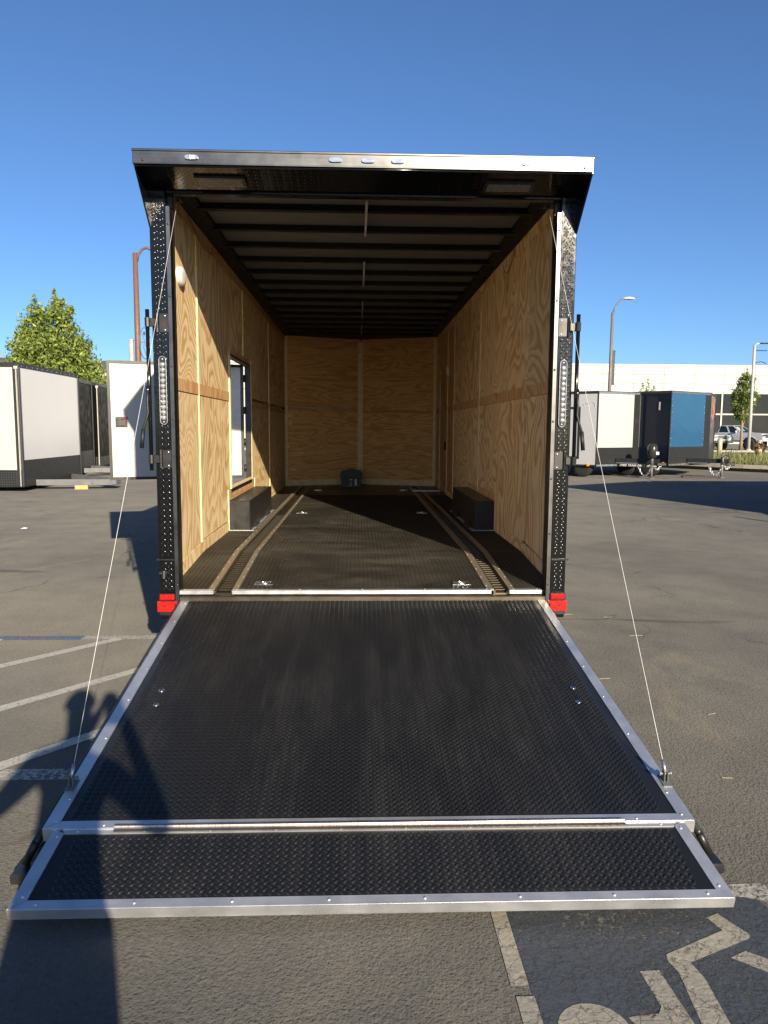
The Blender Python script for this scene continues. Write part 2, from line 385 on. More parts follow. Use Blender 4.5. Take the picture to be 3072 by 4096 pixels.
# ------------------------------------------------------------------ mesh helpers
class MB:
    def __init__(s): s.v = []; s.f = []
    def add(s, vs, fs):
        o = len(s.v); s.v += [tuple(v) for v in vs]; s.f += [tuple(i+o for i in f) for f in fs]; return s
    def box(s, a, b):
        x0, y0, z0 = (min(a[i], b[i]) for i in range(3)); x1, y1, z1 = (max(a[i], b[i]) for i in range(3))
        return s.add([(x0,y0,z0),(x1,y0,z0),(x1,y1,z0),(x0,y1,z0),(x0,y0,z1),(x1,y0,z1),(x1,y1,z1),(x0,y1,z1)],
                     [(0,3,2,1),(4,5,6,7),(0,1,5,4),(1,2,6,5),(2,3,7,6),(3,0,4,7)])
    def bbox(s, a, b, c=0.004):
        """box with chamfered long edges (all 12) - 24 verts"""
        x0, y0, z0 = (min(a[i], b[i]) for i in range(3)); x1, y1, z1 = (max(a[i], b[i]) for i in range(3))
        c = min(c, (x1-x0)*.45, (y1-y0)*.45, (z1-z0)*.45)
        vs = []; idx = {}
        for ix, X in ((0, x0), (1, x1)):
            for iy, Y in ((0, y0), (1, y1)):
                for iz, Z in ((0, z0), (1, z1)):
                    sx = c if ix == 0 else -c; sy = c if iy == 0 else -c; sz = c if iz == 0 else -c
                    for k, p in enumerate(((X, Y+sy, Z+sz), (X+sx, Y, Z+sz), (X+sx, Y+sy, Z))):
                        idx[ix, iy, iz, k] = len(vs); vs.append(p)
        I = lambda ix, iy, iz, k: idx[ix, iy, iz, k]
        fs = [(I(0,0,0,0),I(0,0,1,0),I(0,1,1,0),I(0,1,0,0)), (I(1,0,0,0),I(1,1,0,0),I(1,1,1,0),I(1,0,1,0)),
              (I(0,0,0,1),I(1,0,0,1),I(1,0,1,1),I(0,0,1,1)), (I(0,1,0,1),I(0,1,1,1),I(1,1,1,1),I(1,1,0,1)),
              (I(0,0,0,2),I(0,1,0,2),I(1,1,0,2),I(1,0,0,2)), (I(0,0,1,2),I(1,0,1,2),I(1,1,1,2),I(0,1,1,2))]
        for a1 in (0, 1):
            for b1 in (0, 1):
                fs.append((I(a1,b1,0,0),I(a1,b1,0,1),I(a1,b1,1,1),I(a1,b1,1,0)))
                fs.append((I(a1,0,b1,0),I(a1,1,b1,0),I(a1,1,b1,2),I(a1,0,b1,2)))
                fs.append((I(0,a1,b1,1),I(1,a1,b1,1),I(1,a1,b1,2),I(0,a1,b1,2)))
                for c1 in (0, 1):
                    fs.append((I(a1,b1,c1,0),I(a1,b1,c1,1),I(a1,b1,c1,2)))
        return s.add(vs, fs)
    def quad_slab(s, q, up=0.0, down=0.01, n=None):
        q = [Vector(p) for p in q]
        n = n or (q[1]-q[0]).cross(q[3]-q[0]).normalized()
        k = len(q)
        vs = [p+n*up for p in q] + [p-n*down for p in q]
        fs = [tuple(range(k)), tuple(range(2*k-1, k-1, -1))] + [(i, i+k, (i+1) % k+k, (i+1) % k) for i in range(k)]
        return s.add(vs, fs)
    def prism(s, poly, axis, a, b):
        """poly 2-D points in the other two axes order, extruded along axis from a to b"""
        def P(p, t):
            l = list(p); l.insert(axis, t); return tuple(l)
        k = len(poly)
        return s.add([P(p, a) for p in poly]+[P(p, b) for p in poly],
                     [tuple(range(k-1, -1, -1)), tuple(range(k, 2*k))]+[(i, (i+1) % k, (i+1) % k+k, i+k) for i in range(k)])
    def tube(s, pts, r, n=8, caps=True):
        pts = [Vector(p) for p in pts]; o = len(s.v); rr = r if isinstance(r, (list, tuple)) else [r]*len(pts)
        a = None
        for i, p in enumerate(pts):
            d = (pts[min(i+1, len(pts)-1)]-pts[max(i-1, 0)]).normalized()
            if a is None: a = d.cross(Vector((0, 0, 1)) if abs(d.z) < 0.9 else Vector((1, 0, 0))).normalized()
            a = a-d*a.dot(d)
            a = a.normalized() if a.length > 1e-6 else d.orthogonal().normalized()
            b = d.cross(a)
            for k in range(n):
                t = 2*math.pi*k/n
                s.v.append(tuple(p+(a*math.cos(t)+b*math.sin(t))*rr[i]))
        for i in range(len(pts)-1):
            for k in range(n):
                s.f.append((o+i*n+k, o+i*n+(k+1) % n, o+(i+1)*n+(k+1) % n, o+(i+1)*n+k))
        if caps:
            s.f.append(tuple(o+k for k in range(n-1, -1, -1))); s.f.append(tuple(o+(len(pts)-1)*n+k for k in range(n)))
        return s
    def lathe(s, prof, c, axis, n=20):
        """prof (radius, along) rings around axis direction through c"""
        c = Vector(c); d = Vector(axis).normalized(); ref = Vector((0, 0, 1)) if abs(d.z) < .9 else Vector((1, 0, 0))
        a = d.cross(ref).normalized(); b = d.cross(a); o = len(s.v)
        for r, h in prof:
            for k in range(n):
                t = 2*math.pi*k/n; s.v.append(tuple(c+d*h+(a*math.cos(t)+b*math.sin(t))*r))
        for i in range(len(prof)-1):
            for k in range(n):
                s.f.append((o+i*n+k, o+(i+1)*n+k, o+(i+1)*n+(k+1) % n, o+i*n+(k+1) % n))
        s.f.append(tuple(o+k for k in range(n))); s.f.append(tuple(o+(len(prof)-1)*n+k for k in range(n-1, -1, -1)))
        return s
    def mesh(s, name, mat, smooth=False):
        me = bpy.data.meshes.new(name); me.from_pydata(s.v, [], s.f); me.update()
        if mat: me.materials.append(MAT[mat] if isinstance(mat, str) else mat)
        if smooth: me.shade_smooth()
        return me

def link(name, me, parent=None, loc=None, rot=None):
    o = bpy.data.objects.new(name, me); COL.objects.link(o)
    if parent: o.parent = parent
    if loc is not None: o.location = loc
    if rot is not None: o.rotation_euler = rot
    return o
def obj(name, mb, mat, parent=None, smooth=False, label=None):
    o = link(name, mb.mesh(name, mat, smooth), parent)
    if label: o['label'] = label
    return o
def thing(name, label, cat, loc=(0, 0, 0), rz=0.0, group=None):
    o = bpy.data.objects.new(name, None); COL.objects.link(o); o.empty_display_size = 0.2
    o.location = loc; o.rotation_euler = (0, 0, rz)
    o['label'] = label; o['category'] = cat
    if group: o['group'] = group
    return o
def tag(o, label, cat, group=None):
    o['label'] = label; o['category'] = cat
    if group: o['group'] = group
    return o
def struct(name, mb, mat, parent=None):
    o = obj(name, mb, mat, parent)
    if not parent: o['kind'] = 'structure'
    return o
def np_mesh(name, V, F, mat, smooth=False):
    """V (n,3), F list of arrays of polygons with equal corner count"""
    me = bpy.data.meshes.new(name)
    loops = np.concatenate([f.ravel() for f in F]).astype(np.int32)
    tot = np.concatenate([np.full(len(f), f.shape[1], np.int32) for f in F])
    start = np.concatenate([[0], np.cumsum(tot)[:-1]]).astype(np.int32)
    me.vertices.add(len(V)); me.vertices.foreach_set('co', np.asarray(V, np.float32).ravel())
    me.loops.add(len(loops)); me.loops.foreach_set('vertex_index', loops)
    me.polygons.add(len(tot)); me.polygons.foreach_set('loop_start', start); me.polygons.foreach_set('loop_total', tot)
    me.update(calc_edges=True); me.validate()
    me.materials.append(MAT[mat])
    if smooth: me.shade_smooth()
    return me

def lugs(name, o, ex, ey, w, h, mat, parent, px=0.029, py=0.028, L=0.027, W=0.0105, H=0.0054, keep=None, ang=45, z0=0.0):
    """raised lens-shaped lugs of tread plate on a flat patch o + u*ex + v*ey"""
    o = np.array(o, float); ex = np.array(ex, float); ey = np.array(ey, float)
    ex /= np.linalg.norm(ex); ey = ey-ex*(ex@ey); ey /= np.linalg.norm(ey); n = np.cross(ex, ey)
    nu, nv = int(w/px), int(h/py)
    iu, iv, ik = np.meshgrid(np.arange(nu), np.arange(nv), np.arange(2)); iu = iu.ravel(); iv = iv.ravel(); ik = ik.ravel()
    u = (iu+.25+.5*ik)*px+(w-nu*px)/2; v = (iv+.25+.5*ik)*py+(h-nv*py)/2
    sgn = np.where(ik == 0, 1.0, -1.0)
    ok = (u < w-.008) & (v < h-.008)
    if keep is not None: ok &= keep(u, v)
    u, v, sgn = u[ok], v[ok], sgn[ok]
    a = np.radians(ang)
    base = np.array([(-.5, 0, 0), (-.2, -.5, 0), (.2, -.5, 0), (.5, 0, 0), (.2, .5, 0), (-.2, .5, 0), (-.2, 0, 1), (.2, 0, 1)])
    l = base[:, 0]*L; ww = base[:, 1]*W; hh = base[:, 2]*H
    ca, sa = math.cos(a), math.sin(a)
    du = l[None]*ca-ww[None]*sa*sgn[:, None]
    dv = l[None]*sa*sgn[:, None]+ww[None]*ca
    P = o+(u[:, None]+du)[..., None]*ex+(v[:, None]+dv)[..., None]*ey+(hh+z0)[None, :, None]*n
    k = len(u); off = (np.arange(k)*8)[:, None, None]
    q = np.array([(1, 2, 7, 6), (4, 5, 6, 7)]); t = np.array([(0, 1, 6), (0, 6, 5), (3, 7, 2), (3, 4, 7)])
    me = np_mesh(name, P.reshape(-1, 3), [(q[None]+off).reshape(-1, 4), (t[None]+off).reshape(-1, 3)], mat, True)
    ob = link(name, me, parent); ob['kind'] = 'stuff'
    return ob

def dome_mesh(name, r, h, mat, n=8):
    return MB().lathe([(r, 0), (r, h*.45), (r*.6, h*.9), (r*.12, h)], (0, 0, 0), (0, 0, 1), n).mesh(name, mat, True)
SCREW = dome_mesh('screw', 0.0055, 0.0034, 'alu')
SCREW_S = dome_mesh('screw', 0.0050, 0.0036, 'alu')
RIVET = dome_mesh('rivet', 0.0070, 0.004, 'lampbody')
def place_on(me, name, p, n, parent):
    return link(name, me, parent, p, Vector(n).to_track_quat('Z', 'Y').to_euler())

# ------------------------------------------------------------------ ground
struct('ground', MB().add([(-900, -300, 0), (900, -300, 0), (900, 1500, 0), (-900, 1500, 0)], [(0, 1, 2, 3)]),
       asphalt('parking_lot_asphalt', (0.100, 0.0972, 0.0895)))
def flat(mb, pts, z=0.004):
    return mb.add([(x, y, z) for x, y in pts], [tuple(range(len(pts)))])
def paint_line(name, pts, mat, z=0.004):
    z *= 0.32
    o = obj(name, flat(MB(), pts, z), mat); o['kind'] = 'structure'; return o
WP = road_paint('worn_white_road_paint', (0.36, 0.335, 0.275), 0.50)
WP2 = road_paint('scuffed_white_road_paint', (0.48, 0.46, 0.41), 0.58)
BP = road_paint('worn_blue_road_paint', (0.13, 0.19, 0.31), 0.53)
BSQ = road_paint('faded_blue_square_paint', (0.062, 0.074, 0.092), 0.53)
paint_line('painted_line', [(-7, .905), (-2.15, .905), (-2.15, 1.01), (-7, 1.01)], BP)
paint_line('painted_line', [(-2.15, .915), (-1.1, .925), (-1.1, 1.03), (-2.15, 1.01)], WP2)
paint_line('painted_line', [(-7, -1.357), (-1.72, -1.357), (-1.72, -1.25), (-7, -1.25)], BP)
paint_line('painted_line', [(-1.72, -1.357), (-.6, -1.36), (-.6, -1.25), (-1.72, -1.25)], WP2)
WPH = road_paint('white_hatch_paint', (0.56, 0.54, 0.48), 0.47)
def hatch(x0, y0, x1, y1, w):
    d = Vector((x1-x0, y1-y0)).normalized(); n = Vector((-d.y, d.x))*w/2
    paint_line('painted_line', [(x0-n.x, y0-n.y), (x1-n.x, y1-n.y), (x1+n.x, y1+n.y), (x0+n.x, y0+n.y)], WPH, 0.008)
hatch(-3.3, -.66, -1.86, .93, .085)
hatch(-2.75, -1.25, -1.40, .31, .085)
hatch(-1.76, -1.235, -1.0, -.36, .085)
hatch(-4.6, -1.2, -2.75, .93, .085)
# accessible-parking square with its white border and symbol
sq = [(.46, -3.25), (1.35, -3.25), (1.35, -2.33)] + [(1.35-.05+.05*math.cos(a), -2.33+.05*math.sin(a)) for a in (.4, .8, 1.2, 1.57)] + [(.46, -2.28)]
paint_line('painted_square', sq, BSQ, 0.004)
paint_line('painted_line', [(.405, -2.672), (.458, -2.672), (.455, -2.23), (.405, -2.23)], WP, 0.008)
paint_line('painted_line', [(.41, -3.3), (.47, -3.3), (.464, -2.712), (.411, -2.712)], WP, 0.008)
paint_line('painted_line', [(.458, -2.285), (1.30, -2.285), (1.40, -2.33), (1.41, -2.21), (.458, -2.225)], WP2, 0.008)
paint_line('painted_line', [(1.355, -3.3), (1.41, -3.3), (1.405, -2.335), (1.36, -2.32)], WP2, 0.008)
paint_line('painted_symbol', [(1.117, -2.389), (1.164, -2.370), (1.219, -2.475), (1.207, -2.493), (.972, -2.593), (.985, -2.66), (.975, -2.85), (.99, -3.02), (.915, -3.02), (.895, -2.85), (.918, -2.63), (.905, -2.585), (.912, -2.556), (1.141, -2.452)], WP, 0.008)
paint_line('painted_symbol', [(1.105, -2.576), (1.165, -2.548), (1.24, -2.60), (1.29, -2.70), (1.24, -2.72), (1.185, -2.638)], WP, 0.008)
paint_line('painted_symbol', [(.803, -2.624), (.862, -2.621), (.880, -2.85), (.885, -2.95), (.81, -2.95), (.72, -2.83), (.705, -2.796), (.735, -2.79), (.795, -2.785), (.812, -2.76)], WP, 0.008)
arc = [(.60+.10*math.cos(a), -2.84+.098*math.sin(a)) for a in np.linspace(-.5, 3.6, 16)]
paint_line('painted_symbol', arc + [(.53, -2.93), (.58, -2.98), (.66, -2.93)], WP, 0.008)

# ------------------------------------------------------------------ THE TRAILER
T = thing('enclosed_trailer', 'black enclosed cargo trailer with plywood interior and lowered rear ramp', 'trailer')
XL, XR, YN, ZF, ZT = -1.244, 1.254, 7.68, 0.65, 3.108
DV = 0.5
YB = 1.10                       # where the floor starts to dip
def zfl(y): return ZF if y >= YB else 0.572+(ZF-0.572)*max(0, y-0.03)/(YB-0.03)

# outer skin
m = MB()
m.box((-1.295, .06, .42), (-1.270, 2.40, 3.17)); m.box((-1.295, 3.76, .42), (-1.270, YN, 3.17))
m.box((-1.295, 2.40, .42), (-1.270, 3.76, 1.0)); m.box((-1.295, 2.40, 2.30), (-1.270, 3.76, 3.17))
obj('side_wall', m, 'black', T)
obj('side_wall', MB().box((1.275, .06, .42), (1.295, YN, 3.17)), 'black', T)
m = MB()
m.quad_slab([(-1.295, YN, .42), (0, YN+DV+.05, .42), (0, YN+DV+.05, 3.17), (-1.295, YN, 3.17)], 0, .02)
m.quad_slab([(0, YN+DV+.05, .42), (1.295, YN, .42), (1.295, YN, 3.17), (0, YN+DV+.05, 3.17)], 0, .02)
obj('nose_wall', m, 'black', T)
obj('roof', MB().prism([(-1.295, .25), (1.295, .25), (1.295, YN), (0, YN+DV+.05), (-1.295, YN)], 2, 3.172, 3.19), 'black', T)
obj('hood_top', MB().prism([(-.283, 3.126), (.249, 3.172), (.249, 3.189), (-.283, 3.142)], 0, -1.294, 1.294), 'black', T)
m = MB()
for x in (-.9, .9): m.box((x-.04, .2, .30), (x+.04, 8.0, .42))
for y in np.arange(.4, 7.6, .8): m.box((-1.25, y-.03, .42), (1.25, y+.03, .50))
obj('chassis', m, 'satin', T)
m = MB().tube([(-.9, 8.0, .36), (-.05, 9.6, .36)], .05, 8); m.tube([(.9, 8.0, .36), (.05, 9.6, .36)], .05, 8)
m.bbox((-.05, 9.5, .32), (.05, 9.9, .42)); m.tube([(0, 9.35, .02), (0, 9.35, 1.0)], .035, 10); m.box((-.1, 9.25, .0), (.1, 9.45, .02))
obj('tongue', m, 'satin', T)

def wheel(parent, c, r=.36, w=.22, axis=(1, 0, 0), name='wheel'):
    t = obj(name, MB().lathe([(r*.60, -w/2), (r*.92, -w/2), (r, -w*.36), (r, w*.36), (r*.92, w/2), (r*.60, w/2)], c, axis, 22), 'tyre', parent, True)
    m = MB().lathe([(r*.60, -w*.40), (r*.60, w*.40), (r*.5, w*.43), (r*.44, w*.2), (r*.16, w*.2), (r*.15, w*.42)], c, axis, 18)
    obj('rim', m, 'rim', t, True)
    return t
for sx in (-1, 1):
    for y in (2.62, 3.52): wheel(T, (sx*1.13, y, .36))

# floor ------------------------------------------------------------
def strip(x0, x1, z_off, ys, thick=.02):
    m = MB()
    for a, b in zip(ys[:-1], ys[1:]):
        m.add([(x0, a, zfl(a)+z_off), (x1, a, zfl(a)+z_off), (x1, b, zfl(b)+z_off), (x0, b, zfl(b)+z_off),
               (x0, a, zfl(a)+z_off-thick), (x1, a, zfl(a)+z_off-thick), (x1, b, zfl(b)+z_off-thick), (x0, b, zfl(b)+z_off-thick)],
              [(0,1,2,3),(7,6,5,4),(0,4,5,1),(2,6,7,3),(1,5,6,2),(3,7,4,0)])
    return m
floor = obj('floor', strip(-1.25, 1.26, -.045, (.06, YB, YN+.0)), 'satin', T)
nose_floor = obj('floor', MB().prism([(-1.25, YN), (1.25, YN), (0, YN+DV)], 2, ZF-.03, ZF-.002), 'floor_rubber', T)
CH = ((-.960, -.845), (.843, .942))        # recessed tracks
for (a, b), nm in (((XL, -.998), 'mat'), ((-.807, .796), 'mat'), ((.979, XR), 'mat')):
    mt = obj('floor_mat', strip(a, b, 0, (.045, YB, YN-.0), .04), 'floor_rubber', T)
    ang_v = Vector((0, YB-.045, zfl(YB)-zfl(.045)))
    lugs('tread_lugs', (a, .045, zfl(.045)), (1, 0, 0), ang_v, b-a, ang_v.length, 'floor_rubber', mt, px=.030, py=.029, L=.027, H=.0042)
    lugs('tread_lugs', (a, YB, ZF), (1, 0, 0), (0, 1, 0), b-a, 4.9, 'floor_rubber', mt, px=.030, py=.029, L=.027, H=.0042)
for k, (c0, c1) in enumerate(CH):
    tr = obj('floor_track', strip(c0, c1, -.022, (.05, YB, YN-.13), .02), 'grate', T)
    for e, s_ in ((c0, -1), (c1, 1)):
        obj('track_lip', strip(min(e, e-s_*.012), max(e, e-s_*.012), -.004, (.05, YB, YN-.13), .018), 'grate', tr)
    rung = MB().bbox((c0+.014, -.009, -.0045), (c1-.014, .009, .0045), .002).mesh('rung', 'grate')
    y = .10
    while y < 3.6:
        link('rung', rung, tr, (0, y, zfl(y)-.013)); y += .056
    ends = ((c0-.038, c0), (c1, c1+.036)) if k == 0 else ((c0-.047, c0), (c1, c1+.037))
    for a, b in ends:
        tm = obj('floor_trim', strip(a, b, .006, (.045, YB, YN-.12), .012), 'dustyalu', T)
        y = .12
        while y < 7.4:
            xx = a+.009 if (a+b)/2 < (c0+c1)/2 else b-.009
            link('screw', SCREW_S, tm, (xx, y, zfl(y)+.006)); y += .21
for a, b in ((-1.175, -.960), (-.845, .823), (.938, 1.151)):
    t_ = obj('sill_nosing', MB().bbox((a, .012, .552), (b, .052, .580), .003), 'alu', T)
    for x in np.linspace(a+.03, b-.03, max(2, int((b-a)/.3))): link('screw', SCREW_S, t_, (x, .035, .580))
obj('sill_channel', MB().bbox((-1.17, -.015, .500), (1.17, .06, .545), .004), 'grate', T)
m = MB().tube([(-1.165, .030, .535), (1.165, .030, .535)], .012, 10)
obj('ramp_hinge', m, 'steel', T, True)
for x, y in ((-.66, .19), (.645, .185), (-.67, 3.715), (.689, 3.739), (-.656, 6.813), (.675, 6.863)):
    z = zfl(y)+.006
    m = MB()
    w, d = .062, .055
    m.bbox((x-w, y-d, z-.004), (x+w, y-d+.016, z+.002), .001); m.bbox((x-w, y+d-.016, z-.004), (x+w, y+d, z+.002), .001)
    m.bbox((x-w, y-d+.016, z-.004), (x-w+.02, y+d-.016, z+.002), .001); m.bbox((x+w-.02, y-d+.016, z-.004), (x+w, y+d-.016, z+.002), .001)
    m.box((x-w+.02, y-d+.016, z-.004), (x+w-.02, y+d-.016, z-.003))
    pan = obj('tie_down_pan', m, 'steel', T)
    pts = [(x+.036*math.cos(a), y+.026*math.sin(a)-.004, z+.003) for a in np.linspace(0, 2*math.pi, 15)]
    obj('tie_down_ring', MB().tube(pts, .005, 6, False), 'steel', pan, True)

# plywood lining ----------------------------------------------------
def wall_panel(side, y0, y1, z0, z1, mat='ply', proud=0.0, name='plywood_panel', zl=None, th=.012):
    """zl: (z at y0, z at y1) for a sloping lower edge"""
    x = XL if side < 0 else XR
    xi = x-side*proud; xo = xi+side*th
    za, zb = zl if zl else (z0, z0)
    m = MB().prism([(y0, za), (y1, zb), (y1, z1), (y0, z1)], 0, min(xi, xo), max(xi, xo))
    return obj(name, m, mat, T)
g = .0025
ZB, ZH0, ZH1, ZR = .735, 1.855, 1.938, 3.015
Lc = [.05, 1.035, 2.36]
for a, b in zip(Lc[:-1], Lc[1:]):
    wall_panel(-1, a+g, b-g, ZB, ZH0-g, zl=(zfl(a)+.1, zfl(b)+.1))
    wall_panel(-1, a+g, b-g, ZH1+g, ZR-g)
for a, b in ((3.80, 5.47), (5.47, YN)):
    wall_panel(-1, a+g, b-g, .95 if a < 4 else ZB, ZH0-g); wall_panel(-1, a+g, b-g, ZH1+g, ZR-g)
wall_panel(-1, 3.98, 5.47-g, ZB, .95-g)
wall_panel(-1, 2.36+g, 3.25-g, 2.345, ZR-g); wall_panel(-1, 3.25+g, 3.80-g, 2.345, ZR-g)
wall_panel(-1, 2.245, 3.965, .95, 1.035, 'ply_red', .002)
wall_panel(-1, 2.245, 3.965, .66, .945, 'ply_red', -.004)
Rc = [.05, 1.06, 3.27, 5.37, 6.08]
for i, (a, b) in enumerate(zip(Rc[:-1], Rc[1:])):
    mt = 'ply' if i < 3 else 'ply_red'
    if i == 1:
        wall_panel(1, a+g, 2.24, ZB, ZH0-g, mt); wall_panel(1, 2.24+g, b-g, 1.0, ZH0-g, mt)
    elif i == 2:
        wall_panel(1, a+g, 3.95, .95, ZH0-g, mt); wall_panel(1, 3.95+g, b-g, ZB, ZH0-g, mt)
    else:
        wall_panel(1, a+g, b-g, ZB, ZH0-g, mt, zl=(zfl(a)+.1, zfl(b)+.1))
    wall_panel(1, a+g, b-g, ZH1+g, ZR-g, mt)
wall_panel(1, 7.05, YN, ZB, ZH0-g); wall_panel(1, 7.05, YN, ZH1+g, ZR-g)
wall_panel(1, 6.10, 7.04, 2.50, ZR-g, 'ply')
wall_panel(1, 2.25, 3.95, .93, .998, 'ply_red', .002); wall_panel(1, 2.25, 3.95, .66, .925, 'ply_red', -.004)
# rails, mid bands, base boards, battens
for s_ in (-1, 1):
    wall_panel(s_, .05, YN, ZR, ZT, 'ply_red' if s_ < 0 else 'ply', .004, 'top_rail')
for a, b in ((.05, 1.02), (1.05, 2.345)): wall_panel(-1, a, b, ZH0, ZH1, 'ply_red', .007, 'mid_band')
for a, b in ((3.81, 5.455), (5.485, YN)): wall_panel(-1, a, b, ZH0-.02, ZH1-.03, 'ply_red', .004, 'mid_band')
for a, b in ((.05, 1.045), (1.075, 3.255), (3.285, 5.355), (5.385, 6.08), (7.06, YN)): wall_panel(1, a, b, ZH0, ZH1, 'ply_red', .005, 'mid_band')
for s_, segs in ((-1, ((.05, YB), (YB+.004, 2.225), (3.98, YN))), (1, ((.05, YB), (YB+.004, 2.245), (3.96, 6.06), (7.06, YN)))):
    for a, b in segs:
        x = XL if s_ < 0 else XR
        obj('base_board', MB().prism([(a, zfl(a)-.01), (b, zfl(b)-.01), (b, zfl(b)+.085), (a, zfl(a)+.105 if a < 1 else zfl(a)+.085)], 0, min(x-s_*.005, x+s_*.01), max(x-s_*.005, x+s_*.01)), 'ply', T)
def batten(side, y, w, z0, z1, mat='pine', proud=.009): return wall_panel(side, y-w/2, y+w/2, z0, z1, mat, proud, 'batten')
batten(-1, 1.035, .026, zfl(1)+.09, ZR); batten(-1, 5.47, .028, .735, ZR); batten(-1, 3.25, .026, 2.35, ZR)
batten(-1, 2.385, .05, 1.035, 2.345, 'pine', .012); batten(-1, 3.765, .06, 1.035, 2.345, 'pine', .012)
batten(-1, 2.232, .022, .66, 1.035); batten(-1, 3.975, .022, .66, 1.035)
wall_panel(-1, 2.36, 3.795, 2.275, 2.345, 'ply_red', .006, 'door_trim'); wall_panel(-1, 2.41, 3.735, 1.036, 1.062, 'pine', .008, 'door_trim')
batten(1, 1.06, .022, zfl(1)+.09, ZR, 'ply'); batten(1, 3.27, .026, .95, ZR); batten(1, 5.37, .03, .735, ZR)
batten(1, 6.085, .045, .66, ZR, 'pine'); batten(1, 7.05, .035, .66, 2.5, 'pine'); batten(1, 7.62, .05, .66, ZR, 'pine')
batten(1, 2.235, .024, .66, .998); batten(1, 3.962, .024, .66, .998)
# nose panels
def nose_panel(side, u0, u1, z0, z1, mat='ply_nose', proud=0.0, name='plywood_panel'):
    A = Vector((XL if side < 0 else XR, YN, 0)); B = Vector((0, YN+DV, 0))
    n = Vector(((B-A).y, -(B-A).x, 0)).normalized()
    if n.y > 0: n = -n
    p = lambda u, z: A.lerp(B, u)+Vector((0, 0, z))+n*proud
    q = [p(u0, z0), p(u1, z0), p(u1, z1), p(u0, z1)]
    if side > 0: q = q[::-1]
    return obj(name, MB().quad_slab(q, 0, .012), mat, T)
for s_ in (-1, 1):
    nose_panel(s_, 0.004, .997, .74, 1.885); nose_panel(s_, 0.004, .997, 1.892, ZT)
    nose_panel(s_, 0.03, .97, .64, .745, 'pine', .006, 'base_board')
    nose_panel(s_, 0.0, .035, .64, ZT, 'pine', .005, 'batten')
nose_panel(-1, .04, .965, 1.885, 1.965, 'ply_red', .005, 'mid_band')
obj('batten', MB().box((-.045, YN+DV-.045, .66), (.045, YN+DV-.02, 3.06)), 'pine', T)
for u, z, w, h in ((.06, 1.82, .10, .06), (.07, 1.70, .05, .10), (.20, 1.20, .12, .035), (.10, .92, .15, .035), (.04, 1.30, .05, .05)):
    A = Vector((XL, YN, 0)); B = Vector((0, YN+DV, 0)); d = (B-A).normalized(); n = Vector((d.y, -d.x, 0))
    c = A.lerp(B, u)+Vector((0, 0, z))+n*.0015
    obj('veneer_patch', MB().quad_slab([c+d*(w*math.cos(a)/2)+Vector((0, 0, h*math.sin(a)/2)) for a in np.linspace(0, 2*math.pi, 12, False)], 0.001, .001, n), 'pine', T)
# right-hand side door (shut, seen edge-on)
m = MB().box((XR-.004, 6.11, .66), (XR+.012, 6.80, 2.49))
sd = obj('side_door', m, 'ply_red', T)
obj('door_jamb', MB().box((XR+.004, 6.805, .655), (XR+.016, 7.03, 2.495)), 'black', T)
obj('door_handle', MB().bbox((XR-.03, 6.16, 1.30), (XR-.005, 6.22, 1.42), .004), 'blackplastic', sd)
obj('door_threshold', MB().bbox((XR-.46, 6.62, ZF+.002), (XR-.02, 6.70, ZF+.020), .003), 'alu', T)
# wheel boxes
for s_, xa, xb in ((-1, XL, -1.045), (1, XR, 1.070)):
    y0, y1 = (2.245, 3.965) if s_ < 0 else (2.26, 3.945)
    wb = obj('wheel_box', MB().bbox((xa-(-s_)*.0+(-s_)*.0, y0, ZF-.01), (xb, y1, .935), .006), 'satin', T)
    fl = obj('box_flange', MB().bbox((xb, y0-.02, ZF+.001), (xb-s_*.035, y1, ZF+.010), .001), 'aluy', wb)
    obj('box_flange', MB().bbox((xa, y0-.012, ZF+.001), (xb, y0-.001, ZF+.010), .001), 'alu', wb)
    for y in np.arange(y0+.06, y1, .12): link('rivet', SCREW_S, fl, (xb-s_*.018, y, ZF+.010))
# ceiling: sheet between bows, bows, black coves, centre strips
nb = 14
bows = [.71+.53*i for i in range(nb)]
obj('ceiling_sheet', MB().prism([(XL, .06), (XR, .06), (XR, YN), (0, YN+DV), (XL, YN)], 2, 3.155, 3.165), 'ceil', T)
for y in bows:
    if y > YN-.05: continue
    m = MB()
    m.box((XL+.02, y, 3.114), (XR-.02, y+.060, 3.120)); m.box((XL+.02, y, 3.120), (XR-.02, y+.005, 3.154)); m.box((XL+.02, y+.055, 3.120), (XR-.02, y+.060, 3.154))
    m.box((XL+.02, y+.060, 3.148), (XR-.02, y+.072, 3.1535))
    obj('roof_bow', m, 'bow', T)
for s_ in (-1, 1):
    x = XL if s_ < 0 else XR
    obj('cove_rail', MB().prism([(x, 3.10), (x-s_*.02, 3.098), (x-s_*.115, 3.128), (x-s_*.115, 3.1535), (x, 3.1535)], 1, .07, YN), 'bow', T)
obj('cove_rail', MB().prism([(XL, YN-.12), (XR, YN-.12), (XR, YN), (0, YN+DV), (XL, YN)], 2, 3.112, 3.15), 'bow', T)
for a, b in ((.45, 1.33), (2.27, 3.36), (4.38, 5.74), (6.4, 7.45)):
    obj('centre_strip', MB().box((.005, a, 3.098), (.020, b, 3.1115)), 'plate_grey', T)
